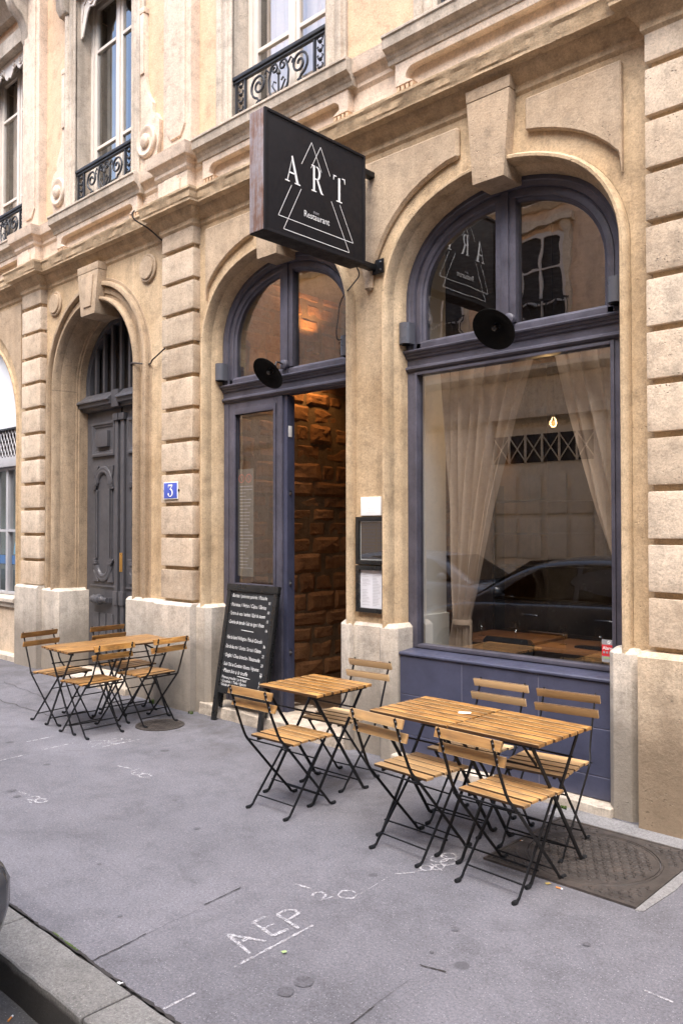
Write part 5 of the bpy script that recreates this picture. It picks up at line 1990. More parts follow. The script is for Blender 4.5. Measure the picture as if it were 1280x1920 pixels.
for seqs in (((523, 568), (615, 387), (706, 642)), ((609, 604), (697, 428), (785, 676)), ((432, 747), (312, 997), (997, 1242), (874, 917)), ((520, 780), (360, 1115), (962, 1322), (796, 887))):
    q = MB()
    XF += 0.0003
    pl(*seqs)
    q.build('triangle_outline', 'white_print', SG, smooth=0)
# serif capitals drawn as outlines on a unit cap height
def stem(P, x, w=0.13, s=0.10, h=0.045):
    P.append([(x - w / 2, h), (x + w / 2, h), (x + w / 2, 1 - h), (x - w / 2, 1 - h)])
    for z0 in (0.0, 1 - h):
        P.append([(x - w / 2 - s, z0), (x + w / 2 + s, z0), (x + w / 2 + s, z0 + h), (x - w / 2 - s, z0 + h)])
def letter(ch):
    P = []
    if ch == 'A':
        P.append([(0.34, 0.98), (0.43, 1.02), (0.80, 0.04), (0.645, 0.04), (0.36, 0.86)])
        P.append([(0.36, 0.86), (0.40, 0.93), (0.13, 0.04), (0.075, 0.04)])
        P.append([(0.20, 0.33), (0.60, 0.33), (0.575, 0.39), (0.22, 0.39)])
        P.append([(-0.03, 0.0), (0.24, 0.0), (0.24, 0.045), (-0.03, 0.045)])
        P.append([(0.55, 0.0), (0.90, 0.0), (0.90, 0.045), (0.55, 0.045)])
        w = 0.87
    elif ch == 'R':
        stem(P, 0.14)
        n = 12
        o_ = [(0.33 + 0.24 * math.cos(t), 0.735 + 0.265 * math.sin(t)) for t in [R(90 - 180 * k / n) for k in range(n + 1)]]
        i_ = [(0.33 + 0.115 * math.cos(t), 0.735 + 0.212 * math.sin(t)) for t in [R(90 - 180 * k / n) for k in range(n + 1)]]
        for k in range(n):
            P.append([o_[k], o_[k + 1], i_[k + 1], i_[k]])
        P.append([(0.2, 1.0), (0.33, 1.0), (0.33, 0.947), (0.2, 0.947)])
        P.append([(0.2, 0.523), (0.33, 0.523), (0.33, 0.47), (0.2, 0.47)])
        P.append([(0.30, 0.50), (0.43, 0.50), (0.70, 0.06), (0.80, 0.0), (0.62, 0.0), (0.56, 0.04)])
        w = 0.80
    else:
        stem(P, 0.36, s=0.11)
        P.append([(0.0, 0.955), (0.72, 0.955), (0.72, 1.0), (0.0, 1.0)])
        P.append([(0.0, 0.80), (0.028, 0.80), (0.06, 0.955), (0.0, 0.97)])
        P.append([(0.72, 0.80), (0.692, 0.80), (0.66, 0.955), (0.72, 0.97)])
        w = 0.72
    return P, w
for ch, (pa, pb, pt) in (('A', ((378, 706), (508, 752), (443, 556))), ('R', ((618, 790), (728, 840), (614, 632))), ('T', ((846, 890), (902, 905), (822, 712)))):
    q = MB()
    P, w = letter(ch)
    u0, v0 = uv(*pa)
    u1, v1 = uv(*pb)
    ut, vt = uv(*pt)
    if ch == 'T':
        u0, v0 = uv(815, 880)
        u1, v1 = uv(922, 912)
    sc = (u1 - u0) * FW / w
    capu = 0.158 if ch != 'x' else 0
    zb = SZ0 + 0.475 * FH
    caph = 0.225 * FH
    for poly in P:
        q.poly([(XF, SY0 + u0 * FW + x * sc, SZ0 + (0.5 * (v0 + v1)) * FH + z * caph) for x, z in poly])
    q.build('letter', 'white_print', SG, smooth=0)
me = text_mesh('Restaurant', 0.098, spacing=1.02)
wd = max(v.co.x for v in me.vertices)
u0, v0 = uv(545, 1012)
u1, v1 = uv(780, 1090)
for v in me.vertices:
    x, y_ = v.co.x / wd * (u1 - u0) * FW, v.co.y / wd * (u1 - u0) * FW * 1.12
    v.co = (XF, SY0 + u0 * FW + x, SZ0 + (v0 + v1) / 2 * FH + y_)
add('small_lettering', me, 'white_print', SG)
me = text_mesh('STUDIO', 0.022)
wd = max(v.co.x for v in me.vertices)
u0, v0 = uv(632, 990)
u1, v1 = uv(684, 1003)
for v in me.vertices:
    v.co = (XF, SY0 + u0 * FW + v.co.x / wd * (u1 - u0) * FW, SZ0 + (v0 + v1) / 2 * FH + v.co.y)
add('tiny_lettering', me, 'grey_print', SG)
# brackets to the wall
for z in (3.80, 4.52):
    q = MB()
    q.box(SX0 + 0.045, SX1 - 0.045, SY1, YW - 0.028, z - 0.022, z + 0.022)
    q.build('bracket_arm', 'black_metal', SG, bevel=0.003)
    q = MB()
    q.box(SX0 + 0.02, SX1 + 0.03, YW - 0.030, YW - 0.018, z - 0.055, z + 0.055)
    q.build('wall_plate', 'black_metal', SG, bevel=0.002)
    q = MB()
    for dx in (0.035, 0.155):
        for dz in (-0.03, 0.03):
            q.lathe([(0.0, 0.010), (0.006, 0.008), (0.008, 0.0)], 8, (SX0 + dx, YW - 0.030, z + dz), (0, -1, 0))
    build_split(q, 'bolt', 'steel', SG)

# ------------------------------------------------------------------ dish lamps and wall lights
def dish_lamp(cx, label):
    L = tag(empty('dish_lamp', (cx, -0.052, 3.225)), label, 'lamp', 'dish lamps over the shopfront')
    q = MB()
    q.lathe([(0.0, 0.030), (0.035, 0.030), (0.043, 0.024), (0.045, 0.0), (0.0, -0.0)], 20, (0, 0, 0), (0, -1, 0))
    q.build('wall_rose', 'slate_paint', L, smooth=40)
    n = Vector((-0.03, -0.76, -0.65)).normalized()
    c = Vector((0.0, -0.205, -0.105))
    back = c - n * 0.11
    q = MB()
    q.tube([(0, -0.02, 0), (0, -0.07, 0.012), (0, -0.105, 0.010), tuple(back)], 0.008, 8)
    q.tube([tuple(back), tuple(c - n * 0.055)], [0.017, 0.024], 10)
    q.build('arm', 'iron', L, smooth=50)
    q = MB()
    q.lathe([(0.028, -0.068), (0.05, -0.058), (0.10, -0.035), (0.150, -0.006), (0.158, 0.0), (0.158, 0.004), (0.152, 0.002), (0.100, -0.028), (0.05, -0.050), (0.022, -0.056), (0.0, -0.056)], 40, tuple(c), tuple(n))
    q.build('shade', 'black_inside', L, smooth=50)
    q = MB()
    q.lathe([(0.0, 0.004), (0.018, 0.0), (0.026, -0.016), (0.022, -0.038), (0.016, -0.055)], 16, tuple(c - n * 0.004), tuple(n))
    q.build('lamp_bulb', 'frame_black', L, smooth=50)
dish_lamp(-3.035, 'black dish lamp on the mullion of the wide shop window')
dish_lamp(-5.350, 'black dish lamp over the open doorway')
def sconce(x, label):
    S_ = tag(empty('wall_light', (x, -0.06, 3.18)), label, 'lamp', 'slim grey wall lights at the arch springings')
    q = MB()
    r = 0.052
    prof = [(r * math.cos(t), -0.045 - r * math.sin(t)) for t in [math.pi * k / 12 for k in range(13)]]
    q.prism([(r, 0.0)] + prof + [(-r, 0.0)], 'z', 0.0, 0.162)
    q.build('body', 'sconce_grey', S_, smooth=30)
    q = MB()
    q.lathe([(0.0, 0.0), (0.030, 0.0), (0.033, -0.004), (0.033, -0.007), (0.0, -0.007)], 14, (0, -0.04, 0.0), (0, 0, 1))
    q.build('lens', 'black_inside', S_)
sconce(-3.925, 'slim grey wall light between the menu pier and the wide window arch')
sconce(-2.232, 'slim grey wall light between the wide window arch and the end pilaster')
sconce(-6.205, 'slim grey wall light between the numbered pilaster and the doorway arch')
sconce(-4.545, 'slim grey wall light half hidden by the jamb between doorway and wide window')

# ------------------------------------------------------------------ plaque, menu frames, number plate, sticker
PQ = tag(empty('wall_plaque', (-4.20, YW, 1.93)), 'white square plaque with faint lettering above the menu frames', 'plaque')
q = MB()
q.box(-0.105, 0.105, -0.014, 0.0, -0.073, 0.073)
q.build('plate', 'white_print', PQ, bevel=0.002)
its = []
for s, sz, z in (('A R T', 0.028, 0.022), ('RESTAURANT', 0.011, -0.020), ('MIDI ET SOIR', 0.009, -0.036), ('DU MARDI AU SAMEDI', 0.009, -0.050)):
    its.append((text_mesh(s, sz, align='CENTER'), Matrix.Translation((0, -0.0155, z)) @ Matrix.Rotation(R(90), 4, 'X')))
for me_, mt_ in its:
    me_.transform(mt_)
    add('lettering', me_, 'grey_print', PQ)
def menu_frame(z0, z1, label, inner):
    Fm = tag(empty('menu_frame', (-4.193, YW - 0.002, z0)), label, 'picture frame', 'framed menus on the pier')
    w, h = 0.307, z1 - z0
    t, d = 0.034, 0.030
    q = MB()
    for x0, x1, a, b in ((-w / 2, -w / 2 + t, 0, h), (w / 2 - t, w / 2, 0, h), (-w / 2 + t, w / 2 - t, 0, t), (-w / 2 + t, w / 2 - t, h - t, h)):
        q.box(x0, x1, -d, 0.0, a, b)
    q.build('frame', 'frame_black', Fm, bevel=0.003)
    q = MB()
    q.box(-w / 2 + t, w / 2 - t, -0.008, -0.002, t, h - t)
    q.build('mount', 'white_print' if inner == 'dark' else 'paper', Fm, smooth=0)
    if inner == 'dark':
        q = MB()
        q.box(-w / 2 + t + 0.009, w / 2 - t - 0.009, -0.0105, -0.0085, t + 0.010, h - t - 0.008)
        q.build('dark_sheet', 'dark_room', Fm, smooth=0)
    else:
        its = []
        rr = random.Random(9)
        for k in range(20):
            for x in (-0.095, 0.012):
                n = rr.randrange(6, 15)
                its.append((text_mesh('n' * n, 0.009), Matrix.Translation((x, -0.0095, h - t - 0.03 - 0.0128 * k)) @ Matrix.Rotation(R(90), 4, 'X') @ Matrix.Diagonal((0.9, 1, 1, 1))))
        if its:
            q = MB()
            for k in range(22):
                for x0 in (-0.100, 0.008):
                    if rr.random() < 0.85:
                        L_ = rr.uniform(0.04, 0.088)
                        z = h - t - 0.028 - 0.0118 * k
                        q.quad((x0, -0.0092, z), (x0 + L_, -0.0092, z), (x0 + L_, -0.0092, z + 0.0032), (x0, -0.0092, z + 0.0032))
            q.build('menu_print', 'grey_print', Fm, smooth=0)
    q = MB()
    q.quad((-w / 2 + t, -0.017, t), (w / 2 - t, -0.017, t), (w / 2 - t, -0.017, h - t), (-w / 2 + t, -0.017, h - t))
    q.build('pane', 'glass_shop' if inner == 'dark' else 'glass_clear', Fm, smooth=0)
menu_frame(1.472, 1.846, 'upper black menu frame on the pier, its glass dark with reflections', 'dark')
menu_frame(1.096, 1.462, 'lower black menu frame on the pier holding a white printed page', 'page')

NP = tag(empty('number_plate', (-6.755, YQ - 0.004, 2.130)), 'blue enamel house number plate reading 3', 'number plate')
q = MB()
q.box(-0.118, 0.118, -0.010, 0.0, -0.085, 0.085)
q.build('rim', 'white_print', NP, bevel=0.003)
q = MB()
q.box(-0.110, 0.110, -0.0125, -0.004, -0.077, 0.077)
q.build('enamel_face', 'enamel_blue', NP, bevel=0.002)
q = MB()      # the figure 3 with a flat top
def stroke(q, pts, w, y, both=True):
    pts = [Vector((p[0], 0, p[1])) for p in pts]
    L = []
    for k, p in enumerate(pts):
        t = (pts[min(k + 1, len(pts) - 1)] - pts[max(k - 1, 0)]).normalized()
        n = Vector((-t.z, 0, t.x))
        ww = w[k] if isinstance(w, list) else w
        L.append((p + n * ww / 2, p - n * ww / 2))
    q.grid([[(a.x, y, a.z) for a, b in L], [(b.x, y, b.z) for a, b in L]])
stroke(q, [(-0.036, 0.052), (0.036, 0.052)], 0.016, -0.0135)
stroke(q, [(-0.034, 0.058), (-0.034, 0.030)], 0.007, -0.0136)
stroke(q, [(0.033, 0.050), (-0.004, 0.012)], 0.009, -0.0137)
arc3 = [(-0.002 + 0.036 * math.cos(t), -0.022 + 0.036 * math.sin(t)) for t in [R(100 - 14 * k) for k in range(20)]]
stroke(q, arc3, [0.008 + 0.012 * math.sin(min(1, k / 12) * math.pi) for k in range(20)], -0.0138)
q.lathe([(0.0, 0.0), (0.012, 0.0)], 12, (-0.032, -0.0139, -0.036), (0, -1, 0))
q.build('figure', 'white_print', NP, smooth=0)
for s in (-1, 1):
    q = MB()
    q.lathe([(0.014, 0.0), (0.014, 0.006), (0.006, 0.010), (0.0, 0.010)], 10, (s * 0.122, 0.003, 0.0), (0, -1, 0))
    q.build('lug', 'iron', NP)

ST = tag(empty('alarm_sticker', (-2.342, -0.003, 0.930)), 'red and grey alarm sticker in the corner of the shop window', 'sticker')
q = MB()
q.quad((-0.062, -0.001, 0.10), (0.06, -0.001, 0.10), (0.06, -0.001, 0.145), (-0.062, -0.001, 0.145))
q.build('grey_band', 'sticker_grey', ST, smooth=0)
q = MB()
q.quad((-0.062, -0.001, 0.0), (0.06, -0.001, 0.0), (0.06, -0.001, 0.10), (-0.062, -0.001, 0.10))
q.build('red_band', 'sticker_red', ST, smooth=0)
q = MB()
q.quad((-0.062, -0.001, -0.052), (0.06, -0.001, -0.052), (0.06, -0.001, 0.0), (-0.062, -0.001, 0.0))
q.build('pale_band', 'sticker_grey', ST, smooth=0)
q = MB()
q.quad((-0.045, -0.0016, -0.022), (0.03, -0.0016, -0.022), (0.03, -0.0016, -0.008), (-0.045, -0.0016, -0.008))
q.build('green_band', 'sticker_green', ST, smooth=0)
me = text_mesh('Alarme', 0.040, offset=0.0008)
me.transform(Matrix.Translation((-0.054, -0.0018, 0.058)) @ Matrix.Rotation(R(90), 4, 'X') @ Matrix.Diagonal((0.90, 1, 1, 1)))
add('lettering', me, 'white_print', ST)
q = MB()
for k in range(4):
    q.box(-0.052 + 0.027 * k, -0.034 + 0.027 * k, -0.0018, -0.0012, 0.024, 0.042)
q.build('pictograms', 'sticker_grey', ST)
q = MB()
for k in range(5):
    t = R(90 + 72 * k)
    q.poly([(0.0 + 0.006 * math.cos(t - 0.6), -0.0018, 0.122 + 0.006 * math.sin(t - 0.6)), (0.016 * math.cos(t - 0.35), -0.0018, 0.122 + 0.016 * math.sin(t - 0.35)), (0.016 * math.cos(t + 0.35), -0.0018, 0.122 + 0.016 * math.sin(t + 0.35)), (0.006 * math.cos(t + 0.6), -0.0018, 0.122 + 0.006 * math.sin(t + 0.6))])
q.build('emblem', 'white_print', ST, smooth=0)
ST.scale = (0.78, 1, 0.74)
# menu and no-smoking prints pasted inside the door glass
NS = tag(empty('door_notice', (-5.93, -0.008, 1.3)), 'pale printed notice with red no-smoking sign behind the door glass', 'notice')
q = MB()
q.quad((-0.125, 0, 0.0), (0.10, 0, 0.0), (0.10, 0, 1.02), (-0.125, 0, 1.02))
q.build('sheet', 'notice_paper', NS, smooth=0)
q = MB()
for k in range(3):
    pass
for cx_ in (-0.075, 0.03):
    n = 20
    q.grid([[(cx_ + r * math.cos(2 * math.pi * k / n), -0.0015, 0.93 + r * math.sin(2 * math.pi * k / n)) for k in range(n + 1)] for r in (0.034, 0.042)])
    q.poly([(cx_ - 0.026, -0.0016, 0.956 + 0.003), (cx_ - 0.022, -0.0016, 0.960), (cx_ + 0.026, -0.0016, 0.904), (cx_ + 0.022, -0.0016, 0.900)])
q.build('prohibition_rings', 'red_mark', NS, smooth=0)
q = MB()
rr = random.Random(2)
for k in range(26):
    z = 0.85 - 0.031 * k
    L_ = rr.uniform(0.08, 0.19)
    q.quad((-0.10, -0.0015, z), (-0.10 + L_, -0.0015, z), (-0.10 + L_, -0.0015, z + 0.007), (-0.10, -0.0015, z + 0.007))
q.build('print_lines', 'shop_grey', NS, smooth=0)

# ------------------------------------------------------------------ cables
def cable(name, pts, r, label):
    # smooth the polyline
    P = [Vector(p) for p in pts]
    out = []
    for k in range(len(P) - 1):
        p0, p1, p2, p3 = P[max(k - 1, 0)], P[k], P[k + 1], P[min(k + 2, len(P) - 1)]
        for j in range(6):
            t = j / 6
            out.append(0.5 * ((2 * p1) + (-p0 + p2) * t + (2 * p0 - 5 * p1 + 4 * p2 - p3) * t * t + (-p0 + 3 * p1 - 3 * p2 + p3) * t ** 3))
    out.append(P[-1])
    q = MB()
    q.tube(out, r, 6)
    tag(q.build(name, 'cable_dark', None, smooth=60), label, 'cable')
cable('cable', [(-4.16, -0.415, 3.768), (-4.18, -0.36, 3.715), (-4.34, -0.265, 3.69), (-4.455, -0.25, 3.62), (-4.50, -0.245, 3.54), (-4.515, -0.24, 3.46), (-4.535, -0.24, 3.36), (-4.555, -0.20, 3.30), (-4.56, -0.10, 3.335)], 0.0055, 'thin black cable from the hanging sign to the doorway light')
cable('cable', [(-6.95, -0.22, 3.60), (-7.02, -0.225, 3.566), (-7.087, -0.245, 3.521), (-7.14, -0.256, 3.49), (-7.24, -0.212, 3.475), (-7.36, -0.212, 3.488), (-7.47, -0.272, 3.505), (-7.555, -0.245, 3.500), (-7.572, -0.18, 3.47), (-7.56, -0.08, 3.44), (-7.56, 0.02, 3.42)], 0.008, 'brown cable looped round the jamb of the carriage door')
cable('cable', [(-7.17, -0.45, 5.0), (-7.19, -0.465, 4.96), (-7.17, -0.44, 4.90), (-7.10, -0.34, 4.83), (-7.0, -0.265, 4.72), (-6.96, -0.215, 4.66), (-6.945, -0.2, 4.55)], 0.008, 'dark cable hanging from the cornice beside the rusticated pilaster')

# ------------------------------------------------------------------ iron covers in the footway
MH = tag(empty('square_manhole', (-2.015, -0.915, 0.0)), 'square cast iron cover with a round patterned lid beside the stone pilaster', 'manhole cover')
hw_ = 0.415
RL = 0.335
n = 64
def squ(t, r):
    c_, s_ = math.cos(t), math.sin(t)
    m_ = max(abs(c_), abs(s_))
    return (c_ / m_ * r, s_ / m_ * r)
q = MB()
ang = [2 * math.pi * k / n for k in range(n)]
q.grid([[(*squ(t, hw_), -0.01) for t in ang], [(*squ(t, hw_), 0.012) for t in ang], [(*squ(t, hw_ - 0.012), 0.012) for t in ang], [(*squ(t, hw_ - 0.014), 0.006) for t in ang],
        [((RL + 0.018) * math.cos(t), (RL + 0.018) * math.sin(t), 0.006) for t in ang], [((RL + 0.016) * math.cos(t), (RL + 0.016) * math.sin(t), 0.011) for t in ang], [((RL + 0.006) * math.cos(t), (RL + 0.006) * math.sin(t), 0.011) for t in ang], [((RL + 0.006) * math.cos(t), (RL + 0.006) * math.sin(t), -0.01) for t in ang]], True)
q.build('cover_frame', 'cast_iron', MH, smooth=30)
q = MB()
q.grid([[(RL * math.cos(t), RL * math.sin(t), -0.01) for t in ang], [(RL * math.cos(t), RL * math.sin(t), 0.010) for t in ang], [((RL - 0.008) * math.cos(t), (RL - 0.008) * math.sin(t), 0.010) for t in ang], [((RL - 0.009) * math.cos(t), (RL - 0.009) * math.sin(t), 0.006) for t in ang]], True)
q.poly([((RL - 0.009) * math.cos(t), (RL - 0.009) * math.sin(t), 0.006) for t in ang])
lid = q.build('lid', 'cast_iron', MH, smooth=30)
def tri_relief(test, scale, z):
    """three-armed ribs standing on the plate"""
    q = MB()
    L_ = scale
    for j in range(-14, 15):
        for i in range(-14, 15):
            x = (i + 0.5 * (j % 2)) * L_
            y = j * L_ * 0.866
            a0 = R(90)
            if not test(x, y, L_ * 0.62):
                continue
            for k in range(3):
                t = a0 + k * 2 * math.pi / 3
                d = Vector((math.cos(t), math.sin(t), 0))
                nn = Vector((-d.y, d.x, 0))
                o_ = Vector((x, y, 0))
                w0, w1 = 0.0060, 0.0035
                A = [o_ + nn * w0, o_ + d * L_ * 0.50 + nn * w0, o_ + d * L_ * 0.50 - nn * w0, o_ - nn * w0]
                B_ = [o_ + nn * w1, o_ + d * (L_ * 0.50 - 0.003) + nn * w1, o_ + d * (L_ * 0.50 - 0.003) - nn * w1, o_ - nn * w1]
                q.grid([[(p.x, p.y, z) for p in A], [(p.x, p.y, z + 0.006) for p in B_]], True)
                q.poly([(p.x, p.y, z + 0.006) for p in B_])
    return q
tri_relief(lambda x, y, m_: math.hypot(x, y) < RL - 0.012 - m_ * 0.6, 0.052, 0.0058).build('lid_relief', 'cast_iron', lid, smooth=0)['kind'] = 'stuff'
tri_relief(lambda x, y, m_: math.hypot(x, y) > RL + 0.022 + m_ * 0.8 and max(abs(x), abs(y)) < hw_ - 0.016 - m_ * 0.8, 0.052, 0.0058).build('frame_relief', 'cast_iron', MH, smooth=0)['kind'] = 'stuff'
# cement collar round the cover
q = MB()
q.box(-2.52, -1.0, -0.50, -0.30, -0.01, 0.004)
tag(q.build('pavement_patch', 'cement'), kind='structure')
q = MB()
q.prism([(-1.60, -1.345), (-1.565, -1.33), (-1.54, -1.0), (-1.56, -0.70), (-1.50, -0.46), (-1.598, -0.48)], 'z', -0.01, 0.005)
tag(q.build('pavement_patch', 'cement'), kind='structure')

RM = tag(empty('round_manhole', (-6.165, -0.81, 0.0)), 'small round cast iron cover under a chair leg near the chalkboard', 'manhole cover')
q = MB()
r0 = 0.215
ang = [2 * math.pi * k / 48 for k in range(48)]
q.grid([[(r * math.cos(t), r * math.sin(t), z) for t in ang] for r, z in ((r0, -0.01), (r0, 0.007), (r0 - 0.016, 0.007), (r0 - 0.018, 0.003))], True)
q.poly([((r0 - 0.018) * math.cos(t), (r0 - 0.018) * math.sin(t), 0.003) for t in ang])
lid = q.build('lid', 'cast_iron', RM, smooth=30)
q = MB()
for i in range(-8, 9):
    for j in range(-8, 9):
        x, y = i * 0.026, j * 0.026
        if math.hypot(x, y) < r0 - 0.035:
            q.box(x - 0.007, x + 0.007, y - 0.007, y + 0.007, 0.0025, 0.0062)
q.build('lid_relief', 'cast_iron', lid, smooth=0)['kind'] = 'stuff'

# ------------------------------------------------------------------ chalk marks on the asphalt
def chalk(name, strokes, w, label, z=0.004):
    q = MB()
    for k, pts in enumerate(strokes):
        fine = []
        for a, b in zip(pts[:-1], pts[1:]):
            m_ = max(2, int(math.hypot(b[0] - a[0], b[1] - a[1]) / 0.02))
            fine += [(a[0] + (b[0] - a[0]) * t / m_, a[1] + (b[1] - a[1]) * t / m_) for t in range(m_)]
        fine.append(pts[-1])
        r = ribbon(fine, w, z + 0.0004 * k, 0.35)
        i = len(q.v)
        q.v += r.v
        q.f += [tuple(i + a for a in f) for f in r.f]
    tag(q.build(name, 'ground_chalk', None, smooth=0), label, 'chalk mark', 'chalk marks on the pavement')
chalk('chalk_letters', [
    [(-2.790, -2.765), (-2.600, -2.800)], [(-2.790, -2.765), (-2.625, -2.690)], [(-2.700, -2.782), (-2.700, -2.728)],
    [(-2.790, -2.620), (-2.635, -2.640)], [(-2.790, -2.620), (-2.790, -2.545)], [(-2.712, -2.630), (-2.712, -2.565)], [(-2.635, -2.640), (-2.632, -2.555)],
    [(-2.765, -2.500), (-2.600, -2.520)], [(-2.765, -2.500), (-2.765, -2.440), (-2.735, -2.415), (-2.700, -2.425), (-2.690, -2.500)],
], 0.017, 'white chalk letters AEP written on the asphalt')
chalk('chalk_line', [[(-2.566, -2.915), (-2.578, -2.455)]], 0.013, 'white chalk line underscoring the letters on the asphalt')
chalk('chalk_number', [[(-2.935, -2.220), (-2.840, -2.205)], [(-2.785, -2.255), (-2.800, -2.225), (-2.780, -2.195), (-2.740, -2.205), (-2.720, -2.255), (-2.705, -2.190)],
      [(-2.660, -2.175), (-2.700, -2.165), (-2.715, -2.120), (-2.685, -2.085), (-2.640, -2.095), (-2.625, -2.140), (-2.660, -2.175)]], 0.012, 'small chalk dash and 20 near the folding chair feet')
def loop(cx_, cy_, rx, ry, a0=0, a1=360, n=14):
    return [(cx_ + rx * math.cos(R(a0 + (a1 - a0) * k / n)), cy_ + ry * math.sin(R(a0 + (a1 - a0) * k / n))) for k in range(n + 1)]
chalk('chalk_number', [[(-5.345, -1.742), (-5.19, -1.712)], [(-5.16, -1.67), (-5.15, -1.745), (-5.10, -1.765)] + loop(-5.07, -1.745, 0.04, 0.035, 270, 600), loop(-4.985, -1.74, 0.045, 0.04)], 0.014, 'chalk dash and 60 in the middle of the asphalt')
chalk('chalk_number', [[(-5.30, -2.508), (-5.175, -2.495)], loop(-5.10, -2.505, 0.035, 0.035) + [(-5.06, -2.55), (-5.03, -2.56)], loop(-5.02, -2.495, 0.04, 0.035)], 0.014, 'chalk dash and 90 on the asphalt between parked car and joined tables')
chalk('chalk_line', [[(-2.533, -3.270), (-2.532, -3.125)]], 0.012, 'short chalk line touching the kerb')
chalk('chalk_line', [[(-1.300, -1.95), (-1.190, -1.955)]], 0.011, 'short chalk dash alone at the far side of the square iron cover')
chalk('chalk_line', [[(-2.63, -2.085), (-2.655, -1.83)]], 0.004, 'faint chalk line pointing at the chair feet')
chalk('chalk_line', [[(-6.11, -2.30), (-6.12, -2.055)]], 0.016, 'chalk line running out of the picture near the joined tables')
chalk('chalk_line', [[(-6.158, -1.915), (-6.172, -1.64)]], 0.016, 'middle one of the parallel chalk lines by the joined tables')
chalk('chalk_line', [[(-6.48, -1.89), (-6.488, -1.64)]], 0.016, 'chalk line closest to the legs of the joined tables')
chalk('chalk_scribble', [loop(-6.62, -1.40, 0.05, 0.10, 60, 260), [(-6.57, -1.30), (-6.55, -1.10)]], 0.013, 'faint chalk curve between the legs of the joined tables')
chalk('chalk_scribble', [loop(-6.05, -1.50, 0.05, 0.07), loop(-6.00, -1.36, 0.04, 0.06), loop(-5.92, -1.52, 0.05, 0.10, 40, 320), loop(-5.92, -1.36, 0.04, 0.09), [(-5.88, -1.55), (-5.86, -1.22)]], 0.012, 'chalk scribble of loops at the feet of the joined tables')
chalk('chalk_scribble', [[(-2.66, -1.80), (-2.63, -1.77), (-2.60, -1.72), (-2.58, -1.66)], loop(-2.58, -1.63, 0.03, 0.03), loop(-2.54, -1.58, 0.025, 0.04), [(-2.60, -1.57), (-2.50, -1.60)], loop(-2.60, -1.49, 0.045, 0.05), loop(-2.54, -1.49, 0.035, 0.05), loop(-2.58, -1.43, 0.04, 0.04)], 0.010, 'white chalk scribble between the front feet of two chairs')

# ------------------------------------------------------------------ litter
def butt(x, y, z, a, label):
    B_ = tag(empty('cigarette_butt', (x, y, z + 0.0042), a), label, 'cigarette butt', 'cigarette butts on the ground')
    q = MB()
    q.tube([(-0.015, 0, 0), (0.010, 0, 0)], 0.004, 8)
    q.build('filter', 'butt_orange', B_)
    q = MB()
    q.tube([(0.0102, 0, 0), (0.019, 0, 0)], 0.004, 8)
    q.build('paper_end', 'white_print', B_)
butt(-3.13, -3.565, -0.15, 2.2, 'orange cigarette butt in the gutter')
butt(-2.42, -0.98, 0.0, 0.4, 'cigarette butt among the chair feet')
butt(-1.965, -1.375, 0.0, 0.1, 'cigarette butt at the edge of the square iron cover')
def scrap(name, x, y, z, a, sz, mat, label, cat):
    q = MB()
    n = 9
    pts = [(sz * (0.5 + 0.5 * random.random()) * math.cos(2 * math.pi * k / n), sz * (0.35 + 0.3 * random.random()) * math.sin(2 * math.pi * k / n), 0.002 + 0.006 * random.random()) for k in range(n)]
    q.v = pts + [(0, 0, 0.004)]
    q.f = [(k, (k + 1) % n, n) for k in range(n)]
    o = q.build(name, mat, None, loc=(x, y, z), smooth=0)
    o.rotation_euler = (0, 0, a)
    tag(o, label, cat, 'litter on the ground')
scrap('dry_leaf', -2.03, -1.365, 0.0, 0.3, 0.018, 'dry_leaf', 'small dry leaf at the edge of the square iron cover', 'leaf')
for k in range(10):
    x = -3.55 + random.random() * 1.15
    scrap('dry_leaf', x, -3.56 - random.random() * 0.20, -0.15, random.random() * 6, 0.012 + random.random() * 0.022, 'dry_leaf', 'dry leaf scrap lying in the gutter by the kerb', 'leaf')
scrap('paper_scrap', -2.97, -3.545, -0.15, 1.0, 0.02, 'white_print', 'white paper scrap in the gutter', 'litter')
scrap('paper_scrap', -2.50, -2.70, 0.003, 1.0, 0.016, 'sticker_green', 'green and white scrap on the underscoring chalk line', 'litter')
scrap('paper_scrap', -2.79, -3.29, 0.004, 0.6, 0.014, 'white_print', 'white scrap lying on the kerb joint', 'litter')
# weed tufts at the wall foot
def tuft(x, y, n, h, label):
    q = MB()
    rr = random.Random(int(abs(x * 1000)))
    for k in range(n):
        a = rr.uniform(0, 6.28)
        l = h * rr.uniform(0.5, 1.0)
        bx, by = rr.uniform(-0.03, 0.03), rr.uniform(-0.01, 0.01)
        dx, dy = math.cos(a) * l * 0.6, math.sin(a) * l * 0.6
        nx_, ny_ = -math.sin(a) * 0.006, math.cos(a) * 0.006
        q.v += [(bx - nx_, by - ny_, 0), (bx + nx_, by + ny_, 0), (bx + dx * 0.6 + nx_, by + dy * 0.6 + ny_, l * 0.8), (bx + dx, by + dy, l), (bx + dx * 0.6 - nx_, by + dy * 0.6 - ny_, l * 0.8)]
        i = len(q.v) - 5
        q.f.append((i, i + 1, i + 2, i + 3, i + 4))
    o = q.build('weed', 'moss', None, loc=(x, y, gz(x)), smooth=0)
    tag(o, label, 'weed', 'weeds at the wall foot')
tuft(-6.98, -0.36, 12, 0.05, 'tiny weed at the plinth behind the joined tables')
tuft(-6.33, -0.36, 10, 0.035, 'tiny weed at the plinth corner near the chalkboard')
tuft(-2.50, -0.335, 14, 0.03, 'low green weed at the foot of the stone base under the window')

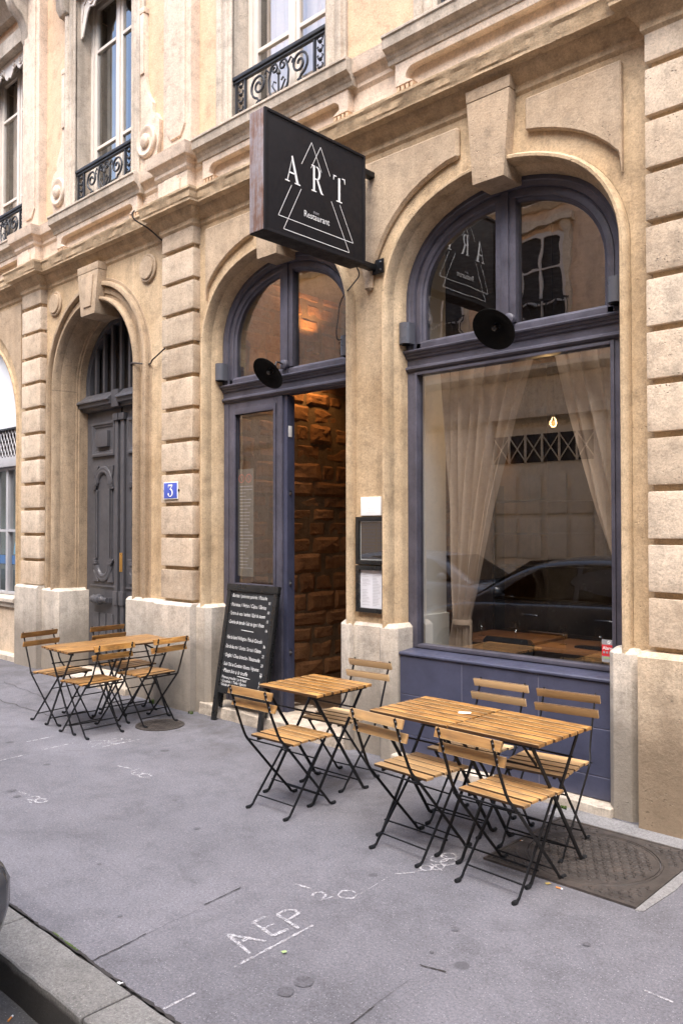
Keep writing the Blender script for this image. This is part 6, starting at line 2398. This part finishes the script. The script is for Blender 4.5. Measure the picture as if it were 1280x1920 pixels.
# ------------------------------------------------------------------ parked cars and the far side of the street (seen in the glass)
def make_car(paintmat, seed):
    """hatchback, local x from the tail (0) to the nose (4.05), y across, z up"""
    car = empty('parked_car')
    Wd = 0.86
    st = [(0.00, 0.72, 0.40, 0.72), (0.04, 0.81, 0.33, 0.86), (0.12, 0.845, 0.27, 0.95), (0.45, 0.855, 0.22, 0.985), (1.0, 0.865, 0.20, 0.985), (1.8, 0.865, 0.20, 0.965), (2.6, 0.865, 0.20, 0.945), (3.0, 0.86, 0.20, 0.93), (3.4, 0.84, 0.22, 0.86), (3.75, 0.78, 0.25, 0.76), (3.95, 0.66, 0.30, 0.66), (4.05, 0.50, 0.36, 0.56)]
    q = MB()
    rows = []
    for x, w, z0, z1 in st:
        h = z1 - z0
        half = [(0.0, z0), (w * 0.80, z0), (w * 0.95, z0 + h * 0.08), (w, z0 + h * 0.28), (w, z0 + h * 0.55), (w * 0.985, z0 + h * 0.78), (w * 0.95, z0 + h * 0.93), (w * 0.88, z1), (0.0, z1 + 0.015)]
        ring = [(x, -y, z) for y, z in half] + [(x, y, z) for y, z in reversed(half[1:-1])]
        rows.append(ring)
    q.grid(rows, True)
    q.poly(rows[0])
    q.poly(list(reversed(rows[-1])))
    b_ = q.build('body', paintmat, car, smooth=0)
    for f_ in b_.data.polygons:
        f_.use_smooth = True
    sb = b_.modifiers.new('smooth_surface', 'SUBSURF')
    sb.levels = sb.render_levels = 2
    q = MB()
    bp = [(0.30, 0.868), (0.10, 0.862), (0.0, 0.845), (-0.06, 0.80), (-0.10, 0.70), (-0.13, 0.40), (-0.14, 0.0)]
    bp = bp + [(x, -y) for x, y in reversed(bp[:-1])]
    q.grid([[(x + dx, y * sy, z) for x, y in bp] for dx, sy, z in ((0.10, 0.97, 0.30), (0.04, 0.99, 0.40), (0.0, 1.0, 0.50), (0.0, 1.0, 0.58), (0.03, 0.985, 0.62), (0.10, 0.95, 0.64))])
    q.build('bumper', paintmat, car, smooth=60)
    # greenhouse
    gs = [(0.10, 0.70, 0.93, 0.96), (0.30, 0.66, 0.95, 1.30), (0.50, 0.62, 0.96, 1.41), (1.0, 0.60, 0.96, 1.455), (1.6, 0.59, 0.95, 1.45), (2.1, 0.60, 0.94, 1.40), (2.5, 0.64, 0.93, 1.22), (2.95, 0.70, 0.91, 0.93)]
    rows = []
    for x, wt, zb, zt in gs:
        wb = 0.79
        t = (zt - zb)
        w1 = wb + (wt - wb) * min(1, t / 0.45)
        half = [(wb, zb - 0.03), (wb - (wb - w1) * 0.5, zb + t * 0.5), (w1, zb + t * 0.90), (w1 - 0.07, zt), (0, zt + 0.02)]
        rows.append([(x, -y, z) for y, z in half] + [(x, y, z) for y, z in reversed(half[:-1])])
    q = MB()
    q.grid(rows)
    rs_ = q.build('roof_shell', paintmat, car, smooth=0)
    for f_ in rs_.data.polygons:
        f_.use_smooth = True
    sb = rs_.modifiers.new('smooth_surface', 'SUBSURF')
    sb.levels = sb.render_levels = 2
    # side glass
    for s in (-1, 1):
        for nm, pts in (('a', [(0.72, 0.985), (1.48, 0.975), (1.48, 1.375), (0.95, 1.375), (0.74, 1.20)]), ('b', [(1.54, 0.975), (2.62, 0.955), (2.34, 1.16), (2.02, 1.325), (1.54, 1.372)])):
            q = MB()
            def yy(x, z):
                return s * (0.792 - 0.19 * max(0, z - 0.93) / 0.45 + 0.006)
            q.poly([(x, yy(x, z), z) for x, z in pts])
            q.build('side_window', 'glass_car', car, smooth=0)
        q = MB()
        q.tube([(2.45, s * 0.80, 1.0), (2.47, s * 0.90, 1.03)], 0.02, 8)
        q.lathe([(0.0, -0.09), (0.05, -0.07), (0.065, 0.0), (0.05, 0.07), (0.0, 0.09)], 12, (2.46, s * 0.95, 1.05), (0, 1, 0.1))
        q.build('mirror', paintmat, car, smooth=60)
        for x in (1.02, 1.95):
            q = MB()
            q.tube([(x, s * 0.868, 0.80), (x + 0.04, s * 0.89, 0.805), (x + 0.16, s * 0.89, 0.805), (x + 0.20, s * 0.868, 0.80)], 0.012, 6)
            q.build('door_handle', paintmat, car, smooth=50)
        q = MB()
        q.prism([(-0.01, 0.72), (0.10, 0.70), (0.16, 0.78), (0.16, 0.90), (0.06, 0.89), (0.0, 0.84)], 'y', s * 0.45, s * 0.72)
        q.build('tail_light', 'tail_red', car, bevel=0.02)
        q = MB()
        q.prism([(3.62, 0.66), (3.92, 0.60), (3.86, 0.70), (3.55, 0.83)], 'y', s * 0.50, s * 0.80)
        q.build('headlight', 'glass_clear', car, bevel=0.01)
        for x in (0.68, 3.20):
            wh = empty('wheel', (x, s * 0.76, 0.30), parent=car)
            q = MB()
            q.lathe([(0.20, -0.09), (0.27, -0.10), (0.298, -0.07), (0.30, 0.0), (0.298, 0.07), (0.27, 0.10), (0.20, 0.09)], 28, (0, 0, 0), (0, 1, 0))
            q.build('tyre', 'black_rubber', wh, smooth=50)
            q = MB()
            q.lathe([(0.0, 0.06), (0.06, 0.07), (0.18, 0.06), (0.20, 0.085), (0.20, -0.085), (0.18, -0.06), (0.0, -0.06)], 20, (0, 0, 0), (0, 1, 0))
            q.build('rim', 'alloy', wh, smooth=40)
    for nm, a, b in (('rear_window', [(0.26, 0.62, 1.00), (0.36, 0.56, 1.30)], None), ('windscreen', [(2.93, 0.66, 0.955), (2.20, 0.54, 1.375)], None)):
        (x0, w0, z0), (x1, w1, z1) = a
        q = MB()
        dx = -0.07 if nm == 'rear_window' else 0.03
        dz = 0.0 if nm == 'rear_window' else 0.02
        q.quad((x0 + dx, -w0, z0 + dz), (x0 + dx, w0, z0 + dz), (x1 + dx, w1, z1 + dz), (x1 + dx, -w1, z1 + dz))
        q.build(nm, 'glass_car', car, smooth=0)
    q = MB()
    q.box(0.3, 3.7, -0.75, 0.75, 0.17, 0.25)
    q.build('underbody', 'car_trim', car, smooth=0)
    q = MB()
    q.box(0.012, 0.03, -0.26, 0.26, 0.55, 0.66)
    q.build('number_plate', 'white_print', car)
    return car
car1 = make_car('car_paint', 1)
car1.location = (-2.975, -4.485, -0.15)
car1.rotation_euler = (0, 0, math.pi)
car1.scale = (1, 1, 1.07)
tag(car1, 'dark grey hatchback parked at the kerb, only its tail corner in view', 'car', 'cars parked along the street')
car2 = make_car('car_silver', 2)
car2.location = (-11.0, -7.6, -0.15)
tag(car2, 'silver blue hatchback parked on the far side of the street', 'car', 'cars parked along the street')

OPP = tag(empty('opposite_building', (0, -10.6, 0)), 'tall peach and stone building across the street', 'building')
YO = -10.6
q = MB()
q.box(-16.6, 30, YO - 8, YO, -0.2, 12.4)
q.box(-18.5, -16.6, YO - 8, YO, -0.2, 6.4)
q.box(-45, -18.5, YO - 8, YO, -0.2, 12.4)
q.build('wall', 'opposite_plaster', OPP, smooth=0)
OPP.location = (0, 0, 0)
q = MB()
q.box(-45, 30, YO - 0.01, YO + 0.05, -0.1, 5.0)
q.build('ground_floor', 'opposite_stone', OPP, smooth=0)
for z, d in ((5.0, 0.25), (4.0, 0.12), (8.6, 0.18), (12.1, 0.45)):
  for xa_, xb_ in ((-45, -18.5), (-16.6, 30)) if z > 6 else ((-45, 30),):
    q = MB()
    q.prism([(YO - 0.1, z), (YO + d * 0.4, z), (YO + d, z + 0.12), (YO + d, z + 0.22), (YO - 0.1, z + 0.26)], 'x', xa_, xb_)
    q.build('string_course', 'opposite_stone', OPP)
for k in range(-14, 9):
    x = k * 2.55 - 1.1
    if x < -30 or x > 16 or -19.3 < x < -15.8:
        continue
    for z0, z1 in ((5.7, 8.0), (9.2, 11.4)):
        q = MB()
        for a, b, c_, d in ((x - 0.55, x - 0.47, z0, z1), (x + 0.47, x + 0.55, z0, z1), (x - 0.47, x + 0.47, z1 - 0.08, z1), (x - 0.47, x + 0.47, z0, z0 + 0.1), (x - 0.03, x + 0.03, z0 + 0.1, z1 - 0.08)):
            q.box(a, b, YO + 0.02, YO + 0.07, c_, d)
        for zz in (z0 + (z1 - z0) * 0.36, z0 + (z1 - z0) * 0.70):
            q.box(x - 0.47, x + 0.47, YO + 0.025, YO + 0.065, zz - 0.02, zz + 0.02)
        w_ = q.build('window', 'window_cream', OPP)
        q = MB()
        q.quad((x - 0.47, YO + 0.03, z0 + 0.1), (x + 0.47, YO + 0.03, z0 + 0.1), (x + 0.47, YO + 0.03, z1 - 0.08), (x - 0.47, YO + 0.03, z1 - 0.08))
        q.build('pane', 'car_trim', w_, smooth=0)
        q = MB()
        q.box(x - 0.68, x - 0.56, YO - 0.01, YO + 0.10, z0 - 0.1, z1 + 0.15)
        q.box(x + 0.56, x + 0.68, YO - 0.01, YO + 0.10, z0 - 0.1, z1 + 0.15)
        q.box(x - 0.75, x + 0.75, YO - 0.01, YO + 0.16, z1 + 0.151, z1 + 0.33)
        q.box(x - 0.75, x + 0.75, YO - 0.01, YO + 0.16, z0 - 0.26, z0 - 0.101)
        q.build('surround', 'opposite_stone', w_)
        if z0 < 6:
            q = MB()
            for j in range(12):
                q.box(x - 0.60 + 0.11 * j - 0.008, x - 0.60 + 0.11 * j + 0.008, YO + 0.20, YO + 0.216, z0 - 0.10, z0 + 0.85)
            q.box(x - 0.66, x + 0.66, YO + 0.19, YO + 0.23, z0 + 0.85, z0 + 0.89)
            q.box(x - 0.66, x + 0.66, YO - 0.01, YO + 0.25, z0 - 0.18, z0 - 0.10)
            q.build('balcony_rail', 'iron', w_)
# carriage gate with a lattice transom, and shuttered openings
def gate(x, w):
    G_ = empty('gate', (0, 0, 0), parent=OPP)
    q = MB()
    q.box(x - w / 2, x + w / 2, YO + 0.052, YO + 0.08, -0.02, 3.9)
    q.build('gate_board', 'shutter', G_, smooth=0)
    for i in range(4):
        for j in range(3):
            q = MB()
            xa = x - w / 2 + w / 4 * i
            q.box(xa + 0.05, xa + w / 4 - 0.05, YO + 0.08, YO + 0.11, 0.15 + j * 0.95, 0.98 + j * 0.95)
            q.build('gate_panel', 'shutter', G_, bevel=0.01)
    q = MB()
    q.box(x - w / 2, x + w / 2, YO + 0.09, YO + 0.10, 3.15, 3.75)
    q.build('transom_glass', 'car_trim', G_, smooth=0)
    q = MB()
    for i in range(6):
        xa = x - w / 2 + w / 6 * i
        xb = xa + w / 6
        q.tube([(xa, YO + 0.12, 3.17), (xb, YO + 0.12, 3.73)], 0.014, 5)
        q.tube([(xb, YO + 0.12, 3.17), (xa, YO + 0.12, 3.73)], 0.014, 5)
        q.box(xb - 0.02, xb + 0.02, YO + 0.10, YO + 0.14, 3.15, 3.75)
    q.build('lattice', 'opposite_stone', G_)
    q = MB()
    q.box(x - w / 2 - 0.2, x - w / 2 - 0.001, YO + 0.04, YO + 0.2, 0, 4.1)
    q.box(x + w / 2 + 0.001, x + w / 2 + 0.2, YO + 0.04, YO + 0.2, 0, 4.1)
    q.box(x - w / 2 - 0.3, x + w / 2 + 0.3, YO + 0.04, YO + 0.24, 4.101, 4.3)
    q.build('gate_surround', 'opposite_stone', G_, bevel=0.01)
gate(-8.7, 2.4)
for x in (-13.0, -16.2, -19.5, -5.2, -2.0, 1.2):
    q = MB()
    q.box(x - 0.75, x + 0.75, YO + 0.05, YO + 0.09, 0.9, 3.5)
    w_ = q.build('shuttered_window', 'shutter', OPP, bevel=0.01)
    q = MB()
    for k in range(30):
        q.box(x - 0.68, x - 0.03, YO + 0.09, YO + 0.105, 1.0 + 0.08 * k, 1.05 + 0.08 * k)
        q.box(x + 0.03, x + 0.68, YO + 0.09, YO + 0.105, 1.0 + 0.08 * k, 1.05 + 0.08 * k)
    q.build('louvres', 'window_cream', w_)
    q = MB()
    q.box(x - 0.95, x - 0.76, YO + 0.04, YO + 0.16, 0.5, 3.8)
    q.box(x + 0.76, x + 0.95, YO + 0.04, YO + 0.16, 0.5, 3.8)
    q.box(x - 1.0, x + 1.0, YO + 0.04, YO + 0.2, 3.51, 3.9)
    q.build('surround', 'opposite_stone', w_)
